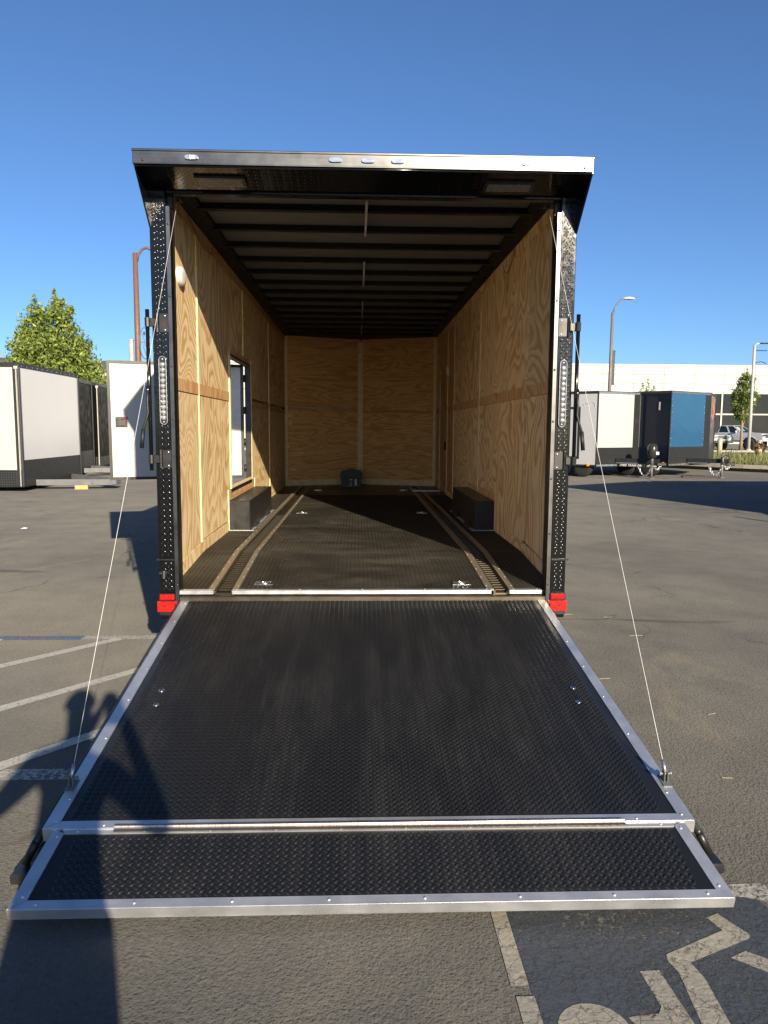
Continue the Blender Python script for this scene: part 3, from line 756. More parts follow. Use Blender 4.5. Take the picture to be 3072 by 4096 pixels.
# rear frame: posts, header, hood
for s_ in (-1, 1):
    xo, xi = s_*1.295, s_*1.197
    pl = obj('rear_post', MB().bbox((xo, 0, .40), (xi, .06, 3.045), .004), 'plate', T)
    a, b = min(xo, xi), max(xo, xi)
    lugs('tread_lugs', (a+.004, 0, .79), (1, 0, 0), (0, 0, 1), b-a-.006, 2.20, 'lug', pl, px=.036, py=.0375, L=.030, W=.0074, H=.0026, ang=55)
    lugs('tread_lugs', (a+.004, 0, .57), (1, 0, 0), (0, 0, 1), b-a-.006, .20, 'lug', pl, px=.036, py=.0375, L=.030, W=.0074, H=.0026, ang=55)
    tr = obj('post_trim', MB().bbox((s_*1.170, -.008, .40), (s_*1.1965, .06, 2.925), .002), 'trim', T)
    for z in (.62, .95, 1.30, 1.66, 1.98, 2.40, 2.82): place_on(RIVET, 'rivet', (s_*1.182, -.008, z), (0, -1, 0), tr)
    obj('post_inner_lining', MB().box((s_*1.170, .061, .56), (s_*1.262, .10, 3.10)), 'satin', T)
    obj('post_band', MB().bbox((s_*1.310, -.012, .776), (s_*1.198, -.001, .786), .002), 'satin', pl)
    # gusset of the hood
    gz = MB().prism([(-.284, 3.062), (-.284, 3.125), (0.02, 3.150), (0.02, 2.80), (0, 2.80)], 0, min(s_*1.286, s_*1.295), max(s_*1.286, s_*1.295))
    obj('hood_gusset', gz, 'plate', T)
obj('header', MB().bbox((-1.195, 0, 2.997), (1.195, .06, 3.06), .006), 'black', T)
hz = obj('hood_underside', MB().prism([(-.283, 3.062), (-.02, 3.017), (.0, 3.024), (0, 3.07), (-.283, 3.072)], 0, -1.285, 1.285), 'plate', T)
vv = Vector((0, .263, -.045))
lugs('tread_lugs', (1.27, -.281, 3.0625), (-1, 0, 0), vv, 2.54, vv.length, 'lug', hz, px=.040, py=.038, L=.030, W=.009, H=.0026, ang=45)
hc = MB().bbox((-1.297, -.302, 3.068), (1.292, -.285, 3.142), .003)
hc.bbox((-1.300, -.306, 3.131), (1.295, -.284, 3.145), .003); hc.bbox((-1.297, -.305, 3.063), (1.292, -.286, 3.071), .002)
hf = obj('hood_fascia', hc, 'cap', T)
hs = MB().tube([(-1.29, -.290, 3.058), (1.285, -.290, 3.058)], .006, 6)
obj('hood_lip', hs, 'plate', T, True)
for x, z in ((-.97, 3.101), (-.17, 3.101), (.012, 3.101), (.179, 3.101), (.917, 3.103)):
    m = MB()
    pts = [(x+.036*math.copysign(abs(math.cos(a))**.6, math.cos(a)), z+.0125*math.copysign(abs(math.sin(a))**.7, math.sin(a))) for a in np.linspace(0, 2*math.pi, 20, False)]
    m.prism(pts, 1, -.312, -.302)
    for k in range(5):
        xx = x-.010+k*.006; m.box((xx, -.3145, z-.010), (xx+.003, -.312, z+.010))
    obj('marker_lamp', m, 'lens', hf)
for s_ in (-1, 1):
    for x in (s_*1.24,): place_on(RIVET, 'rivet', (x, -.303, 3.085), (0, -1, 0), hf)
for x in (-.842, .84):
    d = vv.normalized(); n = Vector((0, d.z, -d.y)); n = n if n.z < 0 else -n
    c = Vector((x, -.281, 3.0625))+d*.155+n*.004
    ex = Vector((1, 0, 0))
    q = lambda w, h: [c-ex*w-d*h, c+ex*w-d*h, c+ex*w+d*h, c-ex*w+d*h]
    ll = obj('load_lamp', MB().quad_slab(q(.145, .055), .012, .012, n), 'lampbody', T)
    mled = MB()
    for i in range(24):
        for j in range(6):
            cc = c+ex*(-.122+i*.0106)+d*(-.034+j*.0136)+n*.0125
            mled.quad_slab([cc-ex*.0038-d*.0045, cc+ex*.0038-d*.0045, cc+ex*.0038+d*.0045, cc-ex*.0038+d*.0045], .001, .001, n)
    o_ = obj('led_grid', mled, 'led', ll); o_['kind'] = 'stuff'
# lamps, bar locks, reflectors on the posts
for s_ in (-1, 1):
    xc = s_*1.236
    z0, z1 = 1.625, 2.042
    ring = [(xc+.021*math.cos(a), z1-.024+.022*math.sin(a)) for a in np.linspace(0, math.pi, 9)] + [(xc+.021*math.cos(a), z0+.024+.022*math.sin(a)) for a in np.linspace(math.pi, 2*math.pi, 9)]
    tl = obj('tail_lamp', MB().prism(ring, 1, -.014, -.001), 'lampbody', T)
    bez = [(x, -.014, z) for x, z in ring]; bez.append(bez[0])
    obj('lamp_bezel', MB().tube(bez, .0028, 6, False), 'lens', tl, True)
    for k in range(11):
        z = 1.990-k*.0322
        m = MB().lathe([(.0158, 0), (.0155, .004), (.011, .009), (.004, .0105)], (xc, -.014, z), (0, -1, 0), 8)
        obj('lamp_lens', m, 'lens', tl)
    for z in (2.023, 1.643): place_on(SCREW_S, 'screw', (xc, -.014, z), (0, -1, 0), tl)
    xr = s_*1.313
    rod = obj('lock_bar', MB().tube([(xr, -.035, 1.345), (xr, -.035, 2.315)], .0125, 12), 'black', T, True)
    for zc in (2.24, 1.415):
        m = MB().bbox((s_*1.197, -.008, zc-.057), (s_*1.252, -.0005, zc+.057), .002)
        m.tube([(s_*1.262, -.012, zc-.057), (s_*1.262, -.012, zc-.028)], .010, 8); m.tube([(s_*1.262, -.012, zc+.028), (s_*1.262, -.012, zc+.057)], .010, 8)
        m.tube([(s_*1.262, -.012, zc-.026), (s_*1.262, -.012, zc+.026)], .009, 8)
        m.bbox((s_*1.264, -.030, zc-.025), (s_*1.306, -.010, zc+.025), .003)
        m.tube([(xr, -.035, zc-.026), (xr, -.035, zc+.026)], .0165, 10)
        br = obj('lock_bracket', m, 'satin', rod)
        for dz in (-.042, .042): place_on(SCREW, 'screw', (s_*1.215, -.008, zc+dz), (0, -1, 0), br)
    hd = MB().tube([(s_*1.317, -.055, 1.84), (s_*1.322, -.056, 1.76), (s_*1.318, -.058, 1.70), (s_*1.330, -.06, 1.655), (s_*1.346, -.06, 1.61), (s_*1.352, -.06, 1.585)], .0085, 8)
    hd.bbox((s_*1.300, -.060, 1.805), (s_*1.328, -.030, 1.862), .004)
    hh = obj('lock_handle', hd, 'satin', rod, True)
    obj('handle_grip', MB().tube([(s_*1.350, -.06, 1.598), (s_*1.362, -.062, 1.482)], .0125, 10), 'blackplastic', hh, True)
    place_on(SCREW_S, 'screw', (s_*1.316, -.061, 1.836), (0, -1, 0), hh)
    m = MB().bbox((s_*1.292, -.020, .524), (s_*1.200, -.002, .560), .004)
    rl = obj('red_lamp', m, 'red', T)
    for xx in np.linspace(1.209, 1.283, 9): obj('lens_rib', MB().bbox((s_*xx-.0022, -.0232, .528), (s_*xx+.0022, -.0202, .556), .0008), 'red', rl)
    fr = [(s_*1.295, -.016, .521), (s_*1.197, -.016, .521), (s_*1.197, -.016, .563), (s_*1.295, -.016, .563), (s_*1.295, -.016, .521)]
    obj('lamp_bezel', MB().tube(fr, .0026, 6, False), 'satin', rl)
    poly = [(s_*1.308, .448), (s_*1.308, .514), (s_*1.184, .516), (s_*1.184, .498), (s_*1.200, .496), (s_*1.200, .474), (s_*1.222, .448)]
    if s_ < 0: poly = poly[::-1]
    rr = obj('red_reflector_plate', MB().prism(poly[::-1], 1, -.016, -.006), 'red', T)
    place_on(RIVET, 'rivet', (s_*1.26, -.016, .485), (0, -1, 0), rr)
    obj('reflector_backing', MB().bbox((s_*1.300, -.005, .42), (s_*1.18, .06, .523), .003), 'satin', T)
m = MB().bbox((-1.288, -.034, .690), (-1.238, -.013, .708), .003).tube([(-1.258, -.03, .715), (-1.258, -.035, .665)], .012, 8)
obj('spring_plunger', m, 'satin', T)
obj('bumper', MB().bbox((-1.18, .005, .40), (1.18, .07, .495), .008), 'satin', T)
# ramp cables, pulley brackets
def ramp_pt(u, v):
    H0, H1, E0, E1 = Vector((-1.160, .020, .520)), Vector((1.165, .020, .520)), Vector((-1.159, -2.119, .190)), Vector((1.193, -2.119, .190))
    return H0.lerp(H1, u).lerp(E0.lerp(E1, u), v)
for s_, top, bot in ((-1, (-1.152, .12, 2.985), ramp_pt(.006, .888)), (1, (1.142, .12, 2.990), ramp_pt(.994, .893))):
    bot = Vector(bot)+Vector((0, 0, .040)); top = Vector(top)
    pts = [top.lerp(bot, t)-Vector((0, 0, .035*4*t*(1-t)))*0.5 for t in np.linspace(0, 1, 12)]
    cb = obj('ramp_cable', MB().tube(pts, .0010, 6), 'wire', T, True)
    obj('cable_ferrule', MB().tube([pts[-1], pts[-1].lerp(pts[-2], .16)], .007, 8), 'galv', cb, True)
    m = MB().bbox((top.x-.02 if s_ > 0 else top.x-.05, .08, 3.00), (top.x+.05 if s_ > 0 else top.x+.02, .20, 3.055), .004)
    m.lathe([(.026, -.008), (.022, 0), (.026, .008)], (top.x, .12, 3.005), (1, 0, 0), 14)
    obj('cable_pulley', m, 'satin', T)
# dome lamps and hanging wires
def oval(side, y, z, ry, rz, name='dome_lamp'):
    x = XL if side < 0 else XR
    prof = [(1, 0), (1, .022), (.86, .032), (.55, .036), (.1, .037)]
    m = MB(); n = 24; o = 0
    for r, h in prof:
        for k in range(n): m.v.append((x-side*h, y+ry*r*math.cos(2*math.pi*k/n), z+rz*r*math.sin(2*math.pi*k/n)))
    for i in range(len(prof)-1):
        for k in range(n): m.f.append((i*n+k, i*n+(k+1) % n, (i+1)*n+(k+1) % n, (i+1)*n+k))
    m.f.append(tuple((len(prof)-1)*n+k for k in range(n)))
    return obj(name, m, 'plastic', T, True)
oval(-1, .505, 2.615, .088, .062); oval(1, 6.05, 2.44, .075, .075)
obj('light_switch', MB().bbox((XR-.012, 6.02, 1.68), (XR-.005, 6.055, 1.79), .003), 'plastic', T)
m = MB().tube([(XL+.012, .75+t*1.15, 3.085-.09*math.sin(math.pi*t)**.7+.012*math.sin(9*t)) for t in np.linspace(0, 1, 22)], .0022, 5)
obj('loose_wire', m, 'blackplastic', T, True)
m = MB().tube([(XR-.012, 1.55+t*.55, 3.085-.17*math.sin(math.pi*t)**.8*(.55+.45*t)) for t in np.linspace(0.02, .98, 18)], .0025, 5)
obj('loose_wire', m, 'blackplastic', T, True)

# ramp ---------------------------------------------------------------
q = [ramp_pt(0, 0), ramp_pt(0, 1), ramp_pt(1, 1), ramp_pt(1, 0)]
rn = (ramp_pt(0, 1)-ramp_pt(0, 0)).cross(ramp_pt(1, 0)-ramp_pt(0, 0)).normalized()
ramp = obj('ramp_door', MB().quad_slab(q, 0, .045, rn), 'rubber', T)
W_, L_ = (ramp_pt(1, .5)-ramp_pt(0, .5)).length, (ramp_pt(.5, 1)-ramp_pt(.5, 0)).length
lugs('tread_lugs', ramp_pt(1, 0)+Vector((-.060, 0, 0)), (-1, 0, 0), ramp_pt(.5, 1)-ramp_pt(.5, 0), W_-.135, L_-.045, 'rubber', ramp)
def tstrip(name, pts, fn, n, mat, parent, up_=.004):
    return obj(name, MB().quad_slab([fn(*p) for p in pts], up_, .018, n), mat, parent)
wu, wv = .050/W_, .038/L_
for name, pts, mt in (('edge_trim', [(0, 0), (0, 1), (wu, 1-wv), (wu, wv*.8)], 'aluy'), ('edge_trim', [(1, 0), (1-wu, wv*.8), (1-wu, 1-wv), (1, 1)], 'aluy'),
                      ('edge_trim', [(0.002, 0), (wu+.002, wv*.8), (1-wu-.002, wv*.8), (1-.002, 0)], 'alu'), ('edge_trim', [(wu+.002, 1-wv), (0.002, 1), (1-.002, 1), (1-wu-.002, 1-wv)], 'alu')):
    et = tstrip(name, pts, ramp_pt, rn, mt, ramp)
for u in (wu*.72, 1-wu*.72):
    for v in (.035, .165, .30, .44, .585, .735, .86, .925, .985): place_on(SCREW, 'screw', ramp_pt(u, v)+rn*.004, rn, ramp)
for u in np.linspace(.06, .94, 7):
    place_on(SCREW_S, 'screw', ramp_pt(u, .012)+rn*.004, rn, ramp)
for u in np.linspace(.09, .91, 8): place_on(SCREW_S, 'screw', ramp_pt(u, 1-wv*.35)+rn*.004, rn, ramp)
BOLT = MB().lathe([(.015, 0), (.015, .002), (.010, .0030), (.009, .0015), (.003, .0015)], (0, 0, 0), (0, 0, 1), 14).mesh('carriage_bolt', 'steel', True)
for u, v in ((.072, .545), (.076, .607), (.932, .545), (.926, .607)): place_on(BOLT, 'carriage_bolt', ramp_pt(u, v)+rn*.0035, rn, ramp)
# end caps of the main panel: the visible edge
e0, e1 = ramp_pt(0, 1), ramp_pt(1, 1)
obj('end_edge', MB().quad_slab([e0-rn*.046, e1-rn*.046, e1+rn*.003, e0+rn*.003], .003, .002), 'alu', ramp)
for u in (.006, .994):
    b = ramp_pt(u, .888 if u < .5 else .893)
    s_ = 1 if u > .5 else -1
    m = MB().tube([b+Vector((-.018, 0, .036)), b+Vector((.018, 0, .036))], .005, 8)
    m.bbox(b+Vector((-.009, -.014, .004)), b+Vector((-.004, .014, .046)), .002); m.bbox(b+Vector((.004, -.014, .004)), b+Vector((.009, .014, .046)), .002)
    m.lathe([(.008, 0), (.008, .006)], b+Vector((-.024, 0, .036)), (1, 0, 0), 6); m.lathe([(.008, 0), (.008, .006)], b+Vector((.018, 0, .036)), (1, 0, 0), 6)
    m.quad_slab([b+rn*.004+Vector((-.018, .035, .0055)), b+rn*.004+Vector((-.018, -.035, -.0055)), b+rn*.004+Vector((.018, -.035, -.0055)), b+rn*.004+Vector((.018, .035, .0055))], .004, .001)
    obj('cable_clevis', m, 'greysteel', ramp)
# black tubes under the ramp and its feet
for s_, u in ((-1, -.012), (1, 1.010)):
    m = MB().tube([ramp_pt(u, .02)-rn*.05, ramp_pt(u, 1.0)-rn*.055], .015, 10)
    e = ramp_pt(u, 1.0)
    m.tube([ramp_pt(u, 1.0)-rn*.055, Vector((e.x+s_*.045, -2.10, .055))], .015, 10)
    obj('ramp_tube', m, 'satin', ramp, True)
    x = e.x
    m = MB().bbox((x-s_*.09, -2.17, .012), (x+s_*.072, -2.08, .050), .006).bbox((x-s_*.10, -2.125, .05), (x-s_*.01, -2.06, .125), .004)
    obj('ramp_foot', m, 'satin', ramp)
# flap
def flap_pt(u, v):
    A, B, Cc, D = Vector((-1.120, -2.106, .189)), Vector((1.151, -2.106, .189)), Vector((-1.142, -2.434, .100)), Vector((1.186, -2.434, .100))
    return A.lerp(B, u).lerp(Cc.lerp(D, u), v)
fn_ = (flap_pt(.5, 1)-flap_pt(.5, 0)).cross(Vector((1, 0, 0))).normalized()
q = [flap_pt(0, 0.03), flap_pt(0, 1), flap_pt(1, 1), flap_pt(1, 0.03)]
flap = obj('ramp_flap', MB().quad_slab(q, 0, .026, fn_), 'rubber', T)
FW, FL = (flap_pt(1, .5)-flap_pt(0, .5)).length, (flap_pt(.5, 1)-flap_pt(.5, 0)).length
lugs('tread_lugs', flap_pt(1, .10)+Vector((-.056, 0, 0)), (-1, 0, 0), flap_pt(.5, 1)-flap_pt(.5, 0), FW-.155, FL*.81, 'rubber', flap)
fu, fv = .046/FW, .033/FL
for pts, mt in (([(0, .03), (0, 1), (fu, 1-fv), (fu, .09)], 'aluy'), ([(1, .03), (1-fu, .09), (1-fu, 1-fv), (1, 1)], 'aluy'),
                ([(fu+.001, 1-fv), (.002, 1), (.998, 1), (1-fu-.001, 1-fv)], 'alu'), ([(.012, .02), (fu+.001, .10), (1-fu-.001, .10), (.988, .02)], 'alu')):
    tstrip('edge_trim', pts, flap_pt, fn_, mt, flap)
e0, e1 = flap_pt(0, 1), flap_pt(1, 1)
obj('end_edge', MB().quad_slab([e0-fn_*.036, e1-fn_*.036, e1+fn_*.003, e0+fn_*.003], .003, .002), 'alu', flap)
for u in np.linspace(.035, .965, 8): place_on(SCREW, 'screw', flap_pt(u, 1-fv*.55)+fn_*.004, fn_, flap)
for u in (fu*.6, 1-fu*.6):
    for v in (.13, .86): place_on(SCREW, 'screw', flap_pt(u, v)+fn_*.004, fn_, flap)
for u in np.linspace(.04, .96, 10): place_on(SCREW_S, 'screw', flap_pt(u, .07)+fn_*.004, fn_, flap)
hx0, hx1 = -.905, .93
m = MB(); k = 72
for i in range(k):
    a = hx0+(hx1-hx0)*i/k; b = hx0+(hx1-hx0)*(i+.96)/k
    m.tube([(a, -2.118, .197), (b, -2.118, .197)], .0075, 8)
m.quad_slab([(hx0, -2.112, .196), (hx0, -2.140, .190), (hx1, -2.140, .190), (hx1, -2.112, .196)], .001, .001)
obj('piano_hinge', m, 'hinge', flap)

# open escape door -----------------------------------------------------
hinge = Vector((-1.312, 3.71, 0)); th = R(71.6); DL = 1.42
dd = Vector((-math.sin(th), -math.cos(th), 0)); dn = Vector((-math.cos(th), math.sin(th), 0))   # dn: outward (exterior) normal
if dn.y < 0: dn = -dn
dz0, dz1 = 1.050, 2.300
P = lambda a, z, o: hinge+dd*a+Vector((0, 0, z))+dn*o
def dbox(a0, a1, z0, z1, o0, o1):
    return MB().add([P(a0, z0, o0), P(a1, z0, o0), P(a1, z1, o0), P(a0, z1, o0), P(a0, z0, o1), P(a1, z0, o1), P(a1, z1, o1), P(a0, z1, o1)],
                    [(0,1,2,3),(7,6,5,4),(0,4,5,1),(1,5,6,2),(2,6,7,3),(3,7,4,0)])
ed = obj('escape_door', dbox(.02, DL-.015, dz0+.015, dz1-.015, 0, .03), 'white', T, label='white inner face of the open side escape door')
for a0, a1, z0, z1 in ((0, DL, dz0, dz0+.03), (0, DL, dz1-.03, dz1), (0, .035, dz0+.03, dz1-.03), (DL-.03, DL, dz0+.03, dz1-.03)):
    obj('door_frame', dbox(a0, a1, z0, z1, -.008, .034), 'satin', ed)
lk = obj('paddle_latch', dbox(DL-.19, DL-.07, 1.61, 1.715, -.016, -.001), 'blackplastic', ed)
obj('latch_pin', MB().tube([P(DL-.16, 1.70, -.022), P(DL-.125, 1.69, -.022)], .007, 8), 'red', lk)
obj('latch_paddle', dbox(DL-.165, DL-.10, 1.625, 1.675, -.024, -.017), 'satin', lk)
for z in (1.16, 1.45, 1.80, 2.15):
    obj('door_hinge', MB().tube([P(-.006, z-.04, -.01), P(-.006, z+.04, -.01)], .013, 8), 'satin', ed, True)
for y0, y1, z0, z1 in ((2.40, 2.425, 1.0, 2.30), (3.725, 3.76, 1.0, 2.30), (2.425, 3.725, 1.0, 1.034), (2.425, 3.725, 2.277, 2.30)):
    obj('door_jamb', MB().box((-1.300, y0, z0), (-1.236 if z0 != 1.0 or y0 in (2.40, 3.725) else -1.237, y1, z1)), 'satin', T)
pts = [Vector((XL+.005, 3.60, 2.60)).lerp(P(.55, 2.19, -.02), t)-Vector((0, 0, .12*4*t*(1-t))) for t in np.linspace(0, 1, 27)]
m = MB()
for i in range(len(pts)-1):
    a, b = pts[i], pts[i+1]; d_ = (b-a); sd_ = d_.cross(Vector((0, 0, 1) if i % 2 else (1, 0, 0))).normalized()*.009; e_ = d_*.32; c_ = (a+b)/2
    ring = [c_+e_*1.6*math.cos(t)+sd_*math.sin(t) for t in np.linspace(0, 2*math.pi, 9)]
    m.tube(ring, .0028, 5, False)
obj('door_chain', m, 'galv', T, True)

# ------------------------------------------------------------------ black case standing in the nose
bc = thing('storage_box', 'small black plastic battery box with pale labels standing in the trailer nose', 'box', (-.144, 7.62, ZF))
m = MB()
prof = [(-.160, 0), (.160, 0), (.178, .17), (-.178, .17)]
m.prism(prof, 1, -.10, .10)
obj('case_body', m, 'blackplastic', bc)
lid = [(-.186, .172), (.186, .172), (.186, .215), (.150, .262), (.05, .268), (-.05, .266), (-.150, .262), (-.186, .225)]
cl = obj('case_lid', MB().prism(lid, 1, -.11, .11), 'blackplastic', bc)
obj('case_handle', MB().tube([(-.06, -.03, .268), (-.055, -.03, .29), (.055, -.03, .29), (.06, -.03, .268)], .008, 6), 'blackplastic', cl)
for x0, x1, z0, z1, mt in ((-.030, .012, .112, .128, 'label'), (-.026, .010, .094, .098, 'label'), (-.024, .008, .070, .074, 'label'), (-.026, .006, .048, .053, 'label'), (-.032, .010, .018, .032, 'yellowlabel'), (.055, .088, .024, .128, 'label')):
    obj('label', MB().box((x0, -.1025, z0), (x1, -.1005, z1)), mt, bc)

# ------------------------------------------------------------------ other trailers
def poly_wall(name, a, b, z0, z1, mat, parent, up_=0.0, th=.02, u0=0.0, u1=1.0):
    a = Vector((*a, 0)); b = Vector((*b, 0))
    p = a.lerp(b, u0); q_ = a.lerp(b, u1)
    return obj(name, MB().quad_slab([p+Vector((0, 0, z0)), q_+Vector((0, 0, z0)), q_+Vector((0, 0, z1)), p+Vector((0, 0, z1))], up_, th), mat, parent)
def far_trailer(base, label, plan, z0, z1, skins, group, lower=None, lowh=.35, corner='charcoal'):
    """plan: points counter-clockwise (outside to the right of travel), relative to base; skins: material per edge"""
    t = thing('parked_trailer', label, 'trailer', (base[0], base[1], 0), 0, group)
    n = len(plan)
    obj('roof', MB().prism(plan, 2, z1, z1+.05), 'charcoal', t)
    obj('trailer_floor', MB().prism([(x*.98, y*.98) for x, y in plan], 2, z0-.02, z0+.02), 'satin', t)
    for i in range(n):
        a, b = plan[i], plan[(i+1) % n]
        lo = lower[i] if lower else None
        zz = z0+lowh if lo else z0
        poly_wall('side_panel', a, b, zz+.002, z1-.07, skins[i], t)
        if lo: poly_wall('lower_panel', a, b, z0, zz-.002, lo, t, .004)
        poly_wall('roof_trim', a, b, z1-.068, z1+.01, corner, t, .012)
        obj('corner_trim', MB().tube([(a[0], a[1], z0), (a[0], a[1], z1)], .035, 8), corner, t)
    return t
GL = 'trailers parked in a row along the left of the lot'
GR = 'V-nosed trailers parked by the verge'
A_ = far_trailer((-8.23, 13.72), 'tall white trailer with charcoal lower skirt, side toward the lamp post tree', [(-5.5, 0), (0, 0), (-.02, 3.85), (-5.5, 3.85)], .14, 3.09,
                 ['cream', 'offwhite', 'cream', 'cream'], GL, ['platefar', 'charcoal', None, None], .40)
A_['label'] = 'tall white trailer with charcoal skirt, its tongue resting on a yellow timber block'
for dx, mt in ((.012, 'charcoal'), (-.10, 'charcoal')): obj('corner_post', MB().box((dx-.03, -.018, .14), (dx+.03, .0-.002, 3.05)), mt, A_)
obj('corner_bead', MB().box((-.058, -.030, .14), (-.040, -.004, 3.02)), 'mullion', A_)
obj('corner_marker', MB().bbox((-.09, -.045, 2.98), (.0, -.012, 3.05), .006), 'mullion', A_)
poly_wall('lower_panel', (0, 0), (-.02, 3.85), .14, .78, 'charcoal', A_, .008)
for x in (-1.22, -2.44, -3.66): obj('panel_seam', MB().box((x-.012, -.008, .55), (x+.012, -.001, 3.02)), 'greyskin', A_)
for y in np.arange(.15, 3.8, .3): link('rivet', SCREW, A_, (.016, y, 3.06), (0, math.pi/2, 0)).scale = (2.5, 2.5, 2.5)
def tongue(t, z, x0, x1, y0, y1, mat='greysteel', h=.15):
    m = MB().prism([(x0, z), (x1-.25, z), (x1, z+.06), (x1, z+h*.7), (x1-.3, z+h), (x0, z+h)], 1, y0, y0+.06)
    m.prism([(x0, z), (x1-.25, z), (x1, z+.06), (x1, z+h*.7), (x1-.3, z+h), (x0, z+h)], 1, y1, y1+.06)
    m.box((x0, y0+.06, z+.02), (x0+.08, y1, z+h-.02)); m.box((x1-.5, y0+.06, z+.03), (x1-.42, y1, z+h-.03))
    return obj('tongue', m, mat, t)
m = MB()
for p, q_ in (((.0, .75), (1.85, .98)), ((.02, 3.1), (1.85, 1.25))):
    a, b = Vector((*p, 0)), Vector((*q_, 0)); n = Vector((-(b-a).y, (b-a).x, 0)).normalized()*.04
    m.quad_slab([a-n+Vector((0, 0, .26)), b-n+Vector((0, 0, .26)), b+n+Vector((0, 0, .26)), a+n+Vector((0, 0, .26))], 0, .15)
m.bbox((1.5, .93, .12), (1.95, 1.30, .245), .01)
obj('tongue', m, 'greysteel', A_)
wbk = obj('timber_block', MB().bbox((-.16, -.09, 0), (.16, .09, .108), .008), 'wood')
wbk.location = (-7.16, 14.62, 0); wbk.rotation_euler = (0, 0, .25)
tag(wbk, 'short sawn yellow timber block lying under the white trailer tongue', 'timber block')
C_ = far_trailer((-9.03, 19.25), 'glossy black trailer standing just behind the tall white trailer', [(-5.5, 0), (0, 0), (-.33, 2.6), (-5.5, 2.6)], .25, 3.12,
                 ['blackskin']*4, GL, ['platefar', 'charcoal', None, None], .55)
m = MB()
for p, q_ in (((.0, .35), (1.2, .9)), ((-.2, 2.0), (1.2, 1.1))):
    a, b = Vector((*p, 0)), Vector((*q_, 0)); n = Vector((-(b-a).y, (b-a).x, 0)).normalized()*.04
    m.quad_slab([a-n+Vector((0, 0, .27)), b-n+Vector((0, 0, .27)), b+n+Vector((0, 0, .27)), a+n+Vector((0, 0, .27))], 0, .15)
m.bbox((1.0, .85, .0), (1.1, .95, .13), .01)
obj('tongue', m, 'greysteel', C_)
D_ = far_trailer((-9.53, 22.9), 'black trailer with tread plate skirt, farthest back of its row by the open door', [(-5.5, 0), (0, 0), (-.35, 2.6), (-5.5, 2.6)], .18, 3.16,
                 ['blackskin']*4, GL, ['platefar', 'charcoal', None, None], .32)
D_['label'] = 'black trailer with silvery tread-plate skirt, at the back of the left row'
obj('corner_bead', MB().box((-.01, -.05, .2), (.02, -.03, 3.0)), 'mullion', D_)
obj('corner_marker', MB().bbox((-.04, -.06, 3.0), (.05, -.03, 3.09), .006), 'mullion', D_)

